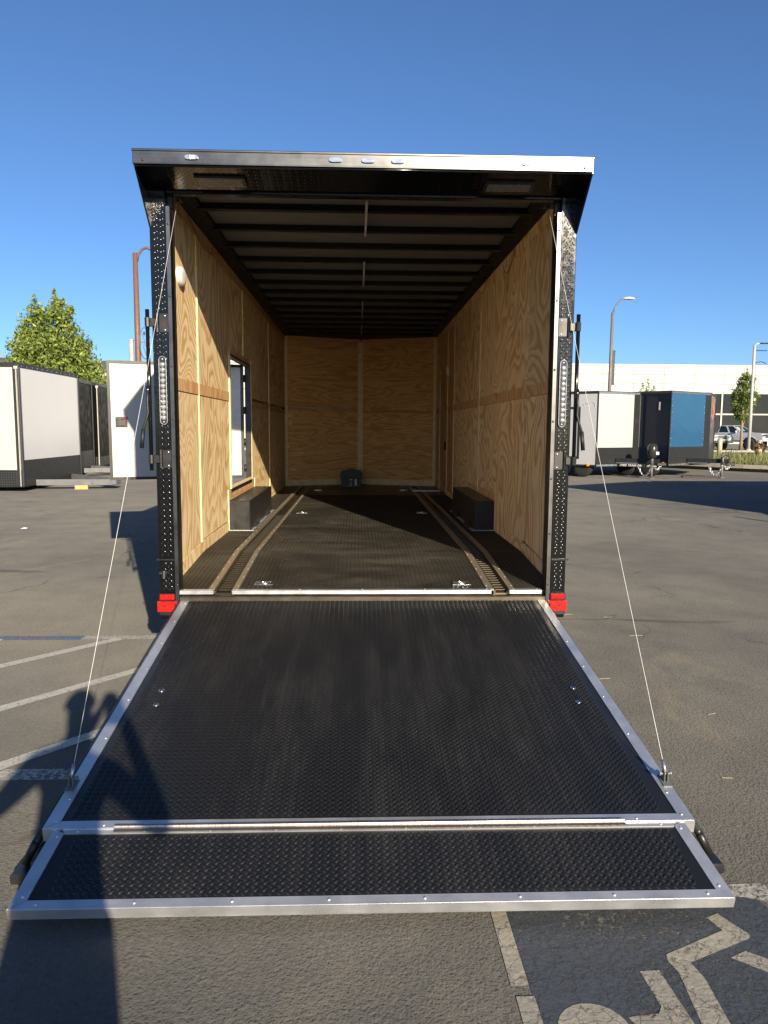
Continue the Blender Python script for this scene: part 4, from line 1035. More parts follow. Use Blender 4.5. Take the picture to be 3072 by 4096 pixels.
def chain(t, a, b, sag, n=16):
    a, b = Vector(a), Vector(b); m = MB()
    pts = [a.lerp(b, i/n)-Vector((0, 0, sag*4*(i/n)*(1-i/n))) for i in range(n+1)]
    for i in range(n):
        p, q_ = pts[i], pts[i+1]; d_ = q_-p; s_ = d_.cross(Vector((0, 0, 1) if i % 2 else (.3, 1, 0))).normalized()*.03; c_ = (p+q_)/2
        m.tube([c_+d_*.68*math.cos(k)+s_*math.sin(k) for k in np.linspace(0, 2*math.pi, 7)], .012, 5, False)
    obj('safety_chain', m, 'galv', t, True)
def v_trailer(base, label, pts, skins, z0, z1, jack, tip, crank=False):
    """pts: c0 (side rear), c1, c2 (nose corner), c3, c4 ; tip/jack relative to base"""
    t = thing('v_nose_trailer', label, 'trailer', (base[0], base[1], 0), 0, GR)
    plan = pts
    obj('roof', MB().prism(plan, 2, z1, z1+.03), 'charcoal', t)
    obj('trailer_floor', MB().prism(plan, 2, z0-.06, z0), 'satin', t)
    n = len(plan)
    for i in range(n):
        a, b = plan[i], plan[(i+1) % n]
        sk = skins[i]
        if sk.get('low'):
            poly_wall('side_panel', a, b, z0+.58, z1-.06, sk['skin'], t, 0, .02, 0, sk.get('u', 1))
            poly_wall('lower_panel', a, b, z0, z0+.578, sk['low'], t, .006)
            if sk.get('u', 1) < 1: poly_wall('corner_panel', a, b, z0+.58, z1-.06, sk['low'], t, .006, .02, sk['u'], 1)
        else:
            poly_wall('side_panel', a, b, z0, z1-.06, sk['skin'], t)
        poly_wall('roof_trim', a, b, z1-.058, z1+.01, sk.get('trim', 'charcoal'), t, .012)
        obj('corner_trim', MB().tube([(a[0], a[1], z0), (a[0], a[1], z1)], .022, 8), 'charcoal', t)
    a, b = Vector((*plan[1], 0)), Vector((*plan[2], 0)); d_ = (b-a).normalized(); n_ = Vector((d_.y, -d_.x, 0))
    for u in (0.03, sk.get('u', .83) if False else .84):
        for z in np.arange(z0+.65, z1-.1, .22): place_on(SCREW, 'rivet', a+(b-a)*u+Vector((0, 0, z))+n_*.003, n_, t).scale = (2.2, 2.2, 2.2)
    obj('stone_guard_edge', MB().quad_slab([a+n_*.012+Vector((0, 0, z0-.05)), a.lerp(b, .5)+n_*.012+Vector((0, 0, z0-.05)), a.lerp(b, .5)+n_*.012+Vector((0, 0, z0+.01)), a+n_*.012+Vector((0, 0, z0+.01))], .01, .01), 'edgecap', t)
    s = a.lerp(b, .46)+n_*.02; e = Vector((*tip, 0)); dn_ = (e-s).normalized(); w = Vector((dn_.y, -dn_.x, 0))
    m = MB().quad_slab([s-w*.04+Vector((0, 0, .50)), e-w*.03+Vector((0, 0, .50)), e+w*.03+Vector((0, 0, .50)), s+w*.04+Vector((0, 0, .50))], 0, .15)
    m.bbox(e+Vector((-.1, -.05, .42)), e+Vector((.22, .05, .53)), .02)
    tg = obj('tongue', m, 'blackplastic', t)
    obj('tongue_plate', MB().quad_slab([s-w*.05+Vector((0, 0, .505)), s.lerp(e, .5)-w*.05+Vector((0, 0, .505)), s.lerp(e, .5)+w*.05+Vector((0, 0, .505)), s+w*.05+Vector((0, 0, .505))], .03, .0), 'edgecap', t)
    j = Vector((*jack, 0))
    m = MB().tube([j+Vector((0, 0, .03)), j+Vector((0, 0, .45))], .045, 10).tube([j+Vector((0, 0, .45)), j+Vector((0, 0, .80))], .055, 10).lathe([(.11, 0), (.11, .025), (.05, .04)], j, (0, 0, 1), 14)
    jk = obj('tongue_jack', m, 'greysteel', t, True)
    if crank:
        obj('jack_crank', MB().tube([j+Vector((0, 0, .82)), j+Vector((-.05, -.05, .84)), j+Vector((.26, -.05, .90)), j+Vector((.27, -.05, 1.02))], .018, 8), 'satin', jk)
        w_ = [j+Vector((.09, -.06, .62))+Vector((.13*math.cos(k), 0, .16*math.sin(k))) for k in np.linspace(0, 2*math.pi, 13)]
        obj('wire_loop', MB().tube(w_, .014, 6, False), 'blackplastic', jk)
    else:
        obj('power_head', MB().lathe([(.10, 0), (.15, .06), (.17, .22), (.16, .38), (.11, .47), (.03, .50)], j+Vector((0, 0, .68)), (0, 0, 1), 14), 'lampbody', jk, True)
        obj('power_head_window', MB().bbox(j+Vector((.06, -.175, .80)), j+Vector((.16, -.12, .90)), .01), 'plastic', jk)
    chain(t, s.lerp(e, .55)+Vector((0, 0, .36))+w*.04, j+Vector((-.03, -.08, .42)), .30); chain(t, j+Vector((.05, -.05, .40)), e+Vector((.05, 0, .45)), .12, 8)
    return t, tg
bw = (7.98, 19.95)
Wt, Wtong = v_trailer(bw, 'white V-nosed trailer with grey-white side door and white tongue lettering', [(-3.6, 3.2), (0, 0), (1.70, .78), (2.60, 2.25), (-.9, 5.2)],
    [dict(skin='greyskin'), dict(skin='cream', low='platefar', u=.86, trim='edgecap'), dict(skin='cream', low='platefar', u=.98), dict(skin='cream'), dict(skin='cream')], .43, 2.87, (1.70, -.50), (2.02, -.35))
a, b = Vector((-3.6, 3.2, 0)), Vector((0, 0, 0)); d_ = (b-a).normalized(); n_ = Vector((d_.y, -d_.x, 0))
if n_.y > 0: n_ = -n_
def on_side(l, z, o=.006): return b-d_*l+Vector((0, 0, z))+n_*o
dfr = MB()
for l0, l1, z0, z1 in ((.62, .70, .62, 2.38), (1.55, 1.63, .62, 2.38), (.70, 1.55, 2.30, 2.38), (.70, 1.55, .62, .70)):
    dfr.quad_slab([on_side(l1, z0), on_side(l0, z0), on_side(l0, z1), on_side(l1, z1)], .012, .004)
wd = obj('side_door', MB().quad_slab([on_side(1.55, .70), on_side(.70, .70), on_side(.70, 2.30), on_side(1.55, 2.30)], .004, .003), 'greyskin', Wt)
obj('door_frame', dfr, 'charcoal', wd)
for l in (.30, 1.2, 2.3): obj('marker', MB().bbox(on_side(l, .40)-Vector((.05, .05, .02)), on_side(l, .44)+Vector((.05, .05, .02)), .01), 'amber', Wt)
for l, z in ((.20, 2.42), (.42, 2.40), (.85, 2.44), (1.15, 2.40), (1.35, 2.05)):
    w_ = [on_side(l+.10*math.cos(k), z+.11*math.sin(k), .010) for k in np.linspace(.2, 3.6, 9)]
    obj('chalk_loop', MB().tube(w_, .008, 4, False), 'faintchalk', Wt)
for k_, l in enumerate((.55, 1.6, 2.5)): wheel(Wt, on_side(l, .36, -.18), .36, .22, n_)
def lettering(text, parent, p, ex, size, mat, shear=0.0):
    cu = bpy.data.curves.new('lettering', 'FONT'); cu.body = text; cu.size = size; cu.shear = shear; cu.extrude = .002
    o = bpy.data.objects.new('lettering_source', cu); COL.objects.link(o)
    bpy.context.view_layer.update()
    me = bpy.data.meshes.new_from_object(o.evaluated_get(bpy.context.evaluated_depsgraph_get()))
    bpy.data.objects.remove(o); me.materials.clear(); me.materials.append(MAT[mat])
    l = link('lettering', me, parent, p); ex = Vector(ex).normalized(); ez = Vector((0, 0, 1)); en = ex.cross(ez)
    Mx = Matrix((ex, ez, ex.cross(ez))).transposed(); l.rotation_euler = Mx.to_euler(); return l
a, b = Vector((0, 0, 0)), Vector((1.70, .78, 0)); s = a.lerp(b, .46)+Vector((.008, -.018, 0)); e = Vector((2.02, -.35, 0)); dn_ = (e-s).normalized(); w = Vector((dn_.y, -dn_.x, 0))
lettering('1M00 TRAIA PACK oPtions', Wt, s+dn_*.12+w*.048+Vector((0, 0, .385)), dn_, .105, 'chalk', .25)
bb = (10.46, 19.98)
Bt, _ = v_trailer(bb, 'navy V-nosed trailer with bright blue nose panel and painted-on orange reflections', [(-2.9, 3.6), (0, 0), (2.03, 1.42), (2.88, 2.80), (-.4, 5.6)],
    [dict(skin='navy'), dict(skin='blue', low='platefar', u=.86, trim='edgecap'), dict(skin='orange_reflection', low='platefar'), dict(skin='navy'), dict(skin='navy')], .46, 2.90, (1.84, -.02), (2.06, -.02), True)
a, b = Vector((-2.9, 3.6, 0)), Vector((0, 0, 0)); d_ = (b-a).normalized(); n_ = Vector((d_.y, -d_.x, 0)); n_ = -n_ if n_.y > 0 else n_
obj('porch_lamp', MB().bbox(on_side(.42, 2.42)-Vector((.03, .03, .14)), on_side(.42, 2.42)+Vector((.03, .0, .14)), .008), 'greysteel', Bt)
obj('marker', MB().bbox(on_side(.2, .46)-Vector((.05, .05, .02)), on_side(.2, .50)+Vector((.05, .05, .02)), .01), 'amber', Bt)
for l in (.75, 1.65): wheel(Bt, on_side(l, .36, -.16), .36, .22, n_)
bd = obj('timber_plank', MB().bbox((-.55, -.10, 0), (.55, .10, .05), .006), 'darkwood'); bd.location = (11.65, 20.25, .0); bd.rotation_euler = (0, 0, -.15)
tag(bd, 'flat brown plank lying on the asphalt below the blue-nosed trailer', 'plank')
# off to the right: the trailer whose shadow lies across the lot
S_ = far_trailer((8.3, 8.4), 'black trailer standing beside the open lot, its shadow reaching the white V-nosed trailer', [(0, 0), (4.4, -2.4), (8.6, 1.2), (7.4, 2.3), (3.6, 2.3)], .35, 2.86, ['blackskin']*5, 'trailers on the right of the lot')
m = MB().tube([(.1, .2, .42), (-.35, -2.3, .42)], .05, 8).tube([(-.35, -2.2, 0), (-.35, -2.2, 1.0)], .04, 8).box((-.47, -2.32, 0), (-.23, -2.08, .02)).bbox((-.5, -2.6, .35), (-.2, -2.2, .5), .02)
obj('tongue', m, 'satin', S_)
for x, y in ((3.5, -1.5), (4.6, -2.0), (5.0, 2.1), (6.2, 2.1)): wheel(S_, (x, y+.2, .36), .36, .22, (0, 1, 0))

# ------------------------------------------------------------------ verge, street, far lot
struct('street', flat(MB(), [(-120, 36.2), (220, 36.2), (220, 49.3), (-120, 49.3)], .004), asphalt('street_asphalt', (0.075, 0.075, 0.078), crack=False))
struct('far_lot', flat(MB(), [(-120, 49.62), (220, 49.62), (220, 79.2), (-120, 79.2)], .05), asphalt('far_lot_asphalt', (0.12, 0.115, 0.105), crack=False))
struct('far_kerb', MB().box((-120, 49.3, 0), (220, 49.62, .14)), 'kerb')
verge = [(9.4, 33.2), (11.5, 29.2), (13.4, 26.5), (15.2, 23.9), (17.5, 21.2), (26, 14.5), (60, 8), (60, 35.4), (9.4, 35.4)]
struct('verge', MB().prism(verge, 2, .0, .11), 'soil')
near = [Vector((x, y, 0)) for x, y in verge[:7]]
m = MB()
for a, b in zip(near[:-1], near[1:]):
    d_ = (b-a).normalized(); n_ = Vector((-d_.y, d_.x, 0)); n_ = n_ if n_.y < 0 or n_.x < 0 else -n_
    m.quad_slab([a+Vector((0, 0, .14)), b+Vector((0, 0, .14)), b-Vector((d_.y, -d_.x, 0))*(-.2)+Vector((0, 0, .14)), a-Vector((d_.y, -d_.x, 0))*(-.2)+Vector((0, 0, .14))], 0, .14)
struct('verge_kerb', m, 'kerb')
def blades(n, box, inside, hmin, hmax, w, z):
    x = rng.uniform(box[0], box[1], n); y = rng.uniform(box[2], box[3], n); ok = inside(x, y); x, y = x[ok], y[ok]; n = len(x)
    h = rng.uniform(hmin, hmax, n); a = rng.uniform(0, 6.283, n); le = rng.uniform(.1, .55, n)*h; la = rng.uniform(0, 6.283, n)
    B = np.stack([x, y, np.full(n, z)], 1); s = np.stack([np.cos(a), np.sin(a), np.zeros(n)], 1)*w/2; t = np.stack([np.cos(la)*le, np.sin(la)*le, h], 1)
    V = np.stack([B-s, B+s, B+t*.55+s*.7, B+t], 1).reshape(-1, 3); o = (np.arange(n)*4)[:, None]
    return V, np.concatenate([o+np.array([[0, 1, 2]]), o+np.array([[0, 2, 3]])])
V, F = blades(26000, (13.5, 34, 16, 33.6), lambda x, y: (y > 45.6-1.42*x+.0) & (y < 33.6) & (x > 13.8) & (y > 17.5+(30-x)*.28), .18, .62, .035, .10)
gv = link('verge_grass', np_mesh('verge_grass', V, [F], 'grass'), None); gv['kind'] = 'stuff'; gv['label'] = 'long pale green grass growing on the verge'; gv['category'] = 'grass'
V, F = blades(2500, (10, 15, 24, 33), lambda x, y: (y > 46.4-1.42*x) & (y < 34), .05, .16, .03, .10)
gv = link('dry_ground_cover', np_mesh('dry_ground_cover', V, [F], 'wilted'), None); gv['kind'] = 'stuff'; gv['label'] = 'dry brown leaf litter behind the kerb'; gv['category'] = 'leaf litter'
for x, y, h, lab in ((18.52, 32.7, 1.03, 'plain pale timber bollard standing in the verge beside the blue-nosed trailer'), (19.55, 30.8, .98, 'pale timber bollard wrapped with wilted vine in the long grass')):
    t = thing('bollard', lab, 'bollard', (x, y, .10), 0, 'bollards on the verge')
    obj('shaft', MB().lathe([(.125, 0), (.12, h*.78), (.12, h)], (0, 0, 0), (0, 0, 1), 14), 'post', t, True)
    obj('cap', MB().lathe([(.125, h+.001), (.13, h+.03), (.09, h+.075), (.02, h+.085)], (0, 0, 0), (0, 0, 1), 14), 'kerb', t, True)
    if 'vine' in lab:
        n = 260; c = rng.normal(0, 1, (n, 3))*np.array([.13, .10, .16])+np.array([0, 0, h*.72]); c[:, 0] -= .05
        s = rng.normal(0, 1, (n, 3))*.035; u_ = rng.normal(0, 1, (n, 3))*.045
        V = np.stack([c-s, c+u_, c+s, c-u_], 1).reshape(-1, 3); F = (np.arange(n)*4)[:, None]+np.array([[0, 1, 2, 3]])
        link('dead_vine', np_mesh('dead_vine', V, [F], 'wilted'), t)

# ------------------------------------------------------------------ showroom building
bld = thing('showroom_building', 'long cream panelled showroom building with dark glazed front across the street', 'building', (0, 80, 0))
X0, XW = -18.0, 3.535
x_al = 28.03-13*XW
cols = [x_al+XW*i for i in range(24)]
obj('core_wall', MB().box((cols[0], .25, 0), (cols[-1], 22, 8.95)), 'joint', bld)
rows = [(5.93, 6.90), (6.90, 7.93), (7.93, 8.84)]
pm = {}
for r_, (z0, z1) in enumerate(rows):
    pm[r_] = MB().bbox((.014, 0, z0+.014), (XW-.014, .24, z1-.014), .01).mesh('facade_panel', 'facade')
    for x in cols[:-1]: link('facade_panel', pm[r_], bld, (x, 0, 0))
obj('coping', MB().bbox((cols[0]-.05, -.06, 8.85), (cols[-1]+.05, .3, 9.08), .02), 'coping', bld)
obj('facade_panel', MB().bbox((cols[0], 0, .08), (24.3, .24, 5.9), .02), 'facade', bld)
wx = [24.4, 28.0, 31.5, 35.05, 38.55, 42.03, 45.6, 49.1, 52.6, 56.2]
for a, b in zip(wx[:-1], wx[1:]):
    for z0, z1 in ((3.55, 5.80), (.35, 3.38)):
        w_ = obj('window_pane', MB().box((a+.09, .14, z0), (b-.09, .17, z1)), 'glass', bld)
for x in wx: obj('mullion', MB().bbox((x-.09, .02, .1), (x+.09, .22, 5.9), .01), 'mullion', bld)
obj('transom', MB().bbox((24.4, .06, 3.38), (56.2, .20, 3.55), .01), 'mullion', bld)
obj('transom', MB().bbox((24.4, .06, 5.80), (56.2, .20, 5.92), .01), 'mullion', bld)
obj('sill', MB().bbox((24.4, .0, .05), (56.2, .22, .35), .01), 'facade', bld)
gb = thing('grey_building', 'pale grey flat-roofed building with dark roof edge behind the leafy tree', 'building', (-24, 57, 0))
obj('wall', MB().box((-20, 0, 0), (12, 14, 6.1)), 'greywall', gb)
obj('roof_edge', MB().prism([(-20.3, 6.1), (12.3, 6.1), (12.3, 6.7), (-20.3, 7.4)], 1, -.4, 14.3), 'darkroof', gb)
for x in (-16, -11, -6, -1, 4, 8.5):
    w_ = obj('window', MB().bbox((x-.9, -.05, 1.1), (x+.9, -.002, 2.9), .02), 'mullion', gb); obj('pane', MB().box((x-.8, -.07, 1.2), (x+.8, -.052, 2.8)), 'glass', w_)

# ------------------------------------------------------------------ street lamps
def lamp(name, label, base, h, r0, r1, arm, head, mat, headmat, rz=0):
    t = thing(name, label, 'street lamp', (*base, 0), rz)
    obj('pole', MB().tube([(0, 0, 0), (0, 0, h*.5), (0, 0, h)], [r0, (r0+r1)/2, r1], 12), mat, t, True)
    obj('base_plate', MB().lathe([(r0*2, 0), (r0*2, .08), (r0*1.2, .2)], (0, 0, 0), (0, 0, 1), 14), mat, t)
    obj('arm', MB().tube(arm, r1*.55, 8), mat, t, True)
    hp = Vector(arm[-1])
    m = MB(); n = 14
    for i, (l, w, zz, hh) in enumerate(head):
        for k in range(n):
            a = 2*math.pi*k/n; m.v.append((hp.x+l, hp.y+w*math.cos(a), hp.z+zz+hh*math.sin(a)))
    for i in range(len(head)-1):
        for k in range(n): m.f.append((i*n+k, i*n+(k+1) % n, (i+1)*n+(k+1) % n, (i+1)*n+k))
    m.f.append(tuple(range(n-1, -1, -1))); m.f.append(tuple((len(head)-1)*n+k for k in range(n)))
    obj('lamp_head', m, headmat, t, True)
    return t
hd = [(-.05, .04, 0, .04), (.10, .11, .01, .07), (.35, .17, .02, .10), (.60, .14, .0, .08), (.72, .04, 0, .03)]
lr = lamp('street_lamp', 'taupe street lamp with curved arm and dark banner by the showroom', (15.48, 40.9), 8.7, .135, .085,
          [(0, 0, 8.65), (.12, 0, 9.0), (.30, 0, 9.28), (.48, 0, 9.48), (.62, 0, 9.55)], hd, 'polegrey', 'coping')
obj('banner', MB().bbox((-.02, -.02, 4.35), (.26, .02, 6.45), .01), 'banner', lr)
for z in (4.4, 6.4): obj('banner_bracket', MB().tube([(0, 0, z), (.30, 0, z)], .02, 6), 'satin', lr)
lb = lamp('street_lamp', 'tall rust-brown street lamp with gooseneck arm and ring ornament', (-11.45, 34.8), 10.45, .19, .125,
          [(.08, 0, 10.05), (.16, 0, 10.35), (.34, 0, 10.62), (.56, 0, 10.72), (.76, 0, 10.66), (.88, 0, 10.56)], [(-.06, .05, .05, .05), (.08, .16, -.02, .12), (.30, .2, -.12, .14), (.55, .12, -.2, .08)], 'brown', 'coping')
ring = [(.36+.17*math.cos(k), .30*math.cos(k), 5.92+.80*math.sin(k)) for k in np.linspace(0, 2*math.pi, 29)]
ro = obj('ring_ornament', MB().tube(ring, .025, 6, False), 'greysteel', lb, True)
m = MB().tube([(0, 0, 5.98), (.62, .1, 5.98)], .022, 6).tube([(.22, 0, 6.4), (.34, .05, 6.1), (.30, .0, 5.7), (.40, .1, 5.3)], .022, 6).tube([(.40, .1, 6.55), (.45, .1, 6.2), (.38, .1, 5.8), (.50, .1, 5.45)], .018, 6).lathe([(.10, -.01), (.10, .01)], (.34, 0, 6.42), (1, 1, 0), 10)
obj('ornament_scroll', m, 'greysteel', ro)
l2 = lamp('street_lamp', 'pale straight lot lamp standing in front of the showroom windows', (29.3, 49.95), 7.85, .115, .095, [(0, 0, 7.8), (.12, 0, 7.92), (.45, 0, 7.98)],
          [(-.1, .1, 0, .03), (.05, .16, 0, .05), (.5, .16, 0, .05), (.6, .1, 0, .03)], 'polewhite', 'satin')
l2.location.z = .05
obj('camera_arm', MB().tube([(.1, 0, 7.45), (.95, 0, 7.45)], .03, 6).tube([(.1, 0, 6.55), (.55, 0, 6.65), (.95, 0, 6.5)], .025, 6), 'satin', l2)
obj('fixture_box', MB().bbox((.12, -.1, 3.75), (.26, .1, 3.95), .02), 'polewhite', l2)
wp = thing('white_post', 'plain white sign post beside the brown street lamp', 'post', (-12.3, 36.55, 0))
obj('shaft', MB().tube([(0, 0, 0), (0, 0, 6.25)], .13, 10), 'polewhite', wp, True)
obj('cap', MB().lathe([(.15, 6.25), (.15, 6.3), (.05, 6.34)], (0, 0, 0), (0, 0, 1), 12), 'polewhite', wp)

# ------------------------------------------------------------------ trees
def tree(name, label, base, h, trunk_h, trunk_r, blobs, n, leaf, mat, spire=(), z=0.0):
    """blobs: (x, y, z, rx, ry, rz) clumps of the crown in metres from the base"""
    t = thing(name, label, 'tree', (*base, z))
    m = MB().tube([(0, 0, 0), (.03, .02, trunk_h*.5), (.0, 0, trunk_h), (.05, 0, h*.75)], [trunk_r*1.25, trunk_r, trunk_r*.9, trunk_r*.3], 10)
    for i, b in enumerate(blobs):
        s = Vector((0, 0, trunk_h*(.8+.05*(i % 4)))); e = Vector(b[:3]); mid = s.lerp(e, .5)+Vector((0, 0, -.1*h*.2))
        m.tube([s, mid, e], [trunk_r*.45, trunk_r*.3, trunk_r*.1], 6)
    obj('trunk', m, 'bark', t, True)
    vol = np.array([b[3]*b[4]*b[5] for b in blobs])**.75; cnt = (vol/vol.sum()*n).astype(int)
    pts = []
    for b, c in zip(blobs, cnt):
        d = rng.normal(0, 1, (c, 3)); d /= np.linalg.norm(d, axis=1)[:, None]; r = rng.uniform(.25, 1.0, c)**.45
        r *= 1+.16*np.sin(5*d[:, 0]+3*d[:, 2]+b[0])*np.cos(4*d[:, 1]+b[2])
        # clumps: pull leaves toward sub-centres
        sc = rng.normal(0, 1, (max(8, c//60), 3)); sc /= np.linalg.norm(sc, axis=1)[:, None]; sc *= rng.uniform(.55, 1.0, len(sc))[:, None]
        p = d*r[:, None]; pick = sc[rng.integers(0, len(sc), c)]
        p = np.where(rng.uniform(0, 1, c)[:, None] < .72, pick+rng.normal(0, .13, (c, 3)), p)
        pts.append(np.array(b[:3])+p*np.array(b[3:6]))
    for sx, sy, sz, hh, cc in spire:
        tt = rng.uniform(0, 1, cc)**1.3; pts.append(np.stack([sx+rng.normal(0, .12, cc)*(1.1-tt), sy+rng.normal(0, .12, cc)*(1.1-tt), sz+tt*hh], 1))
    P = np.concatenate(pts); k = len(P)
    a = rng.normal(0, 1, (k, 3)); a /= np.linalg.norm(a, axis=1)[:, None]; b_ = np.cross(a, rng.normal(0, 1, (k, 3))); b_ /= np.linalg.norm(b_, axis=1)[:, None]
    s = leaf*rng.uniform(.6, 1.25, k)[:, None]; nn = np.cross(a, b_)
    V = np.stack([P-a*s, P-b_*s*.38+nn*s*.12, P+a*s, P+b_*s*.38+nn*s*.12], 1).reshape(-1, 3)
    F = (np.arange(k)*4)[:, None]+np.array([[0, 1, 2, 3]])
    link('crown', np_mesh('crown', V, [F], mat), t)
    return t
tree('leafy_tree', 'broad leafy green tree rising behind the left row of trailers', (-12.4, 26.4), 6.9, 1.9, .16,
     [(0, 0, 3.2, 1.9, 1.6, 1.1), (-.1, 0, 4.4, 1.55, 1.3, 1.2), (.15, 0, 5.5, .85, .8, 1.0), (-.85, 0, 5.4, .62, .6, 1.0), (-.95, .1, 4.5, .9, .8, .9), (.95, -.1, 4.2, .85, .75, .95), (.35, 0, 6.2, .38, .38, .55), (-.75, 0, 6.15, .28, .28, .5),
      (-1.95, 0, 3.75, .6, .5, .45), (1.75, 0, 3.3, .6, .55, .7), (-1.7, 0, 2.9, .8, .6, .7), (1.95, 0, 2.75, .5, .45, .6), (1.25, 0, 4.9, .35, .35, .5)], 26000, .095, 'leaf',
     [(.1, 0, 6.4, .75, 90), (-.7, 0, 6.2, .7, 80), (1.2, 0, 4.0, .6, 60), (-1.9, 0, 3.9, .5, 50)])
tree('street_tree', 'young oval street tree standing between the parked pickup and the street', (29.4, 51.3), 6.0, 2.0, .11,
     [(0, 0, 3.1, .78, .75, .85), (.1, 0, 4.2, .88, .8, 1.0), (.1, 0, 5.2, .62, .6, .75), (-.35, 0, 3.9, .6, .6, .8), (.5, 0, 3.8, .5, .5, .8), (-.1, 0, 2.5, .35, .35, .4)], 8000, .095, 'leaf2',
     [(.15, 0, 5.7, .55, 50), (-.4, 0, 4.8, .7, 50), (.5, 0, 5.0, .6, 50)], z=.05)
tree('street_tree', 'small twiggy street tree showing above the white V-nosed trailer', (18.95, 43.6), 5.1, 1.9, .08,
     [(-.25, 0, 3.6, .5, .45, .7), (.35, 0, 3.5, .45, .45, .65), (0, 0, 3.0, .6, .55, .6)], 1500, .08, 'leaf2', [(-.38, 0, 4.0, .65, 70), (-.02, 0, 4.0, 1.0, 80), (.4, 0, 3.9, .6, 70)])
tree('distant_tree', 'distant dark treetop showing over the showroom roof', (47, 110), 11.5, 3, .25, [(0, 0, 9.4, 1.6, 1.4, 1.5), (.2, 0, 7.2, 1.8, 1.6, 2.2)], 900, .3, 'leaf2')
tree('distant_tree', 'distant green treetops beyond the brown street lamp', (-17.5, 62), 7.6, 2, .2, [(0, 0, 6.2, 1.3, 1.1, 1.3), (1.7, 0, 6.1, 1.0, .9, 1.0), (.5, 0, 4.2, 1.6, 1.2, 1.6)], 1500, .16, 'leaf')
tree('distant_tree', 'pale green tree crown at the far left edge, beyond the white trailer', (-19.5, 33), 6.3, 2, .2, [(0, 0, 4.6, 1.6, 1.2, 1.4), (-.8, 0, 3.4, 1.4, 1.2, 1.4)], 3000, .10, 'leaf')

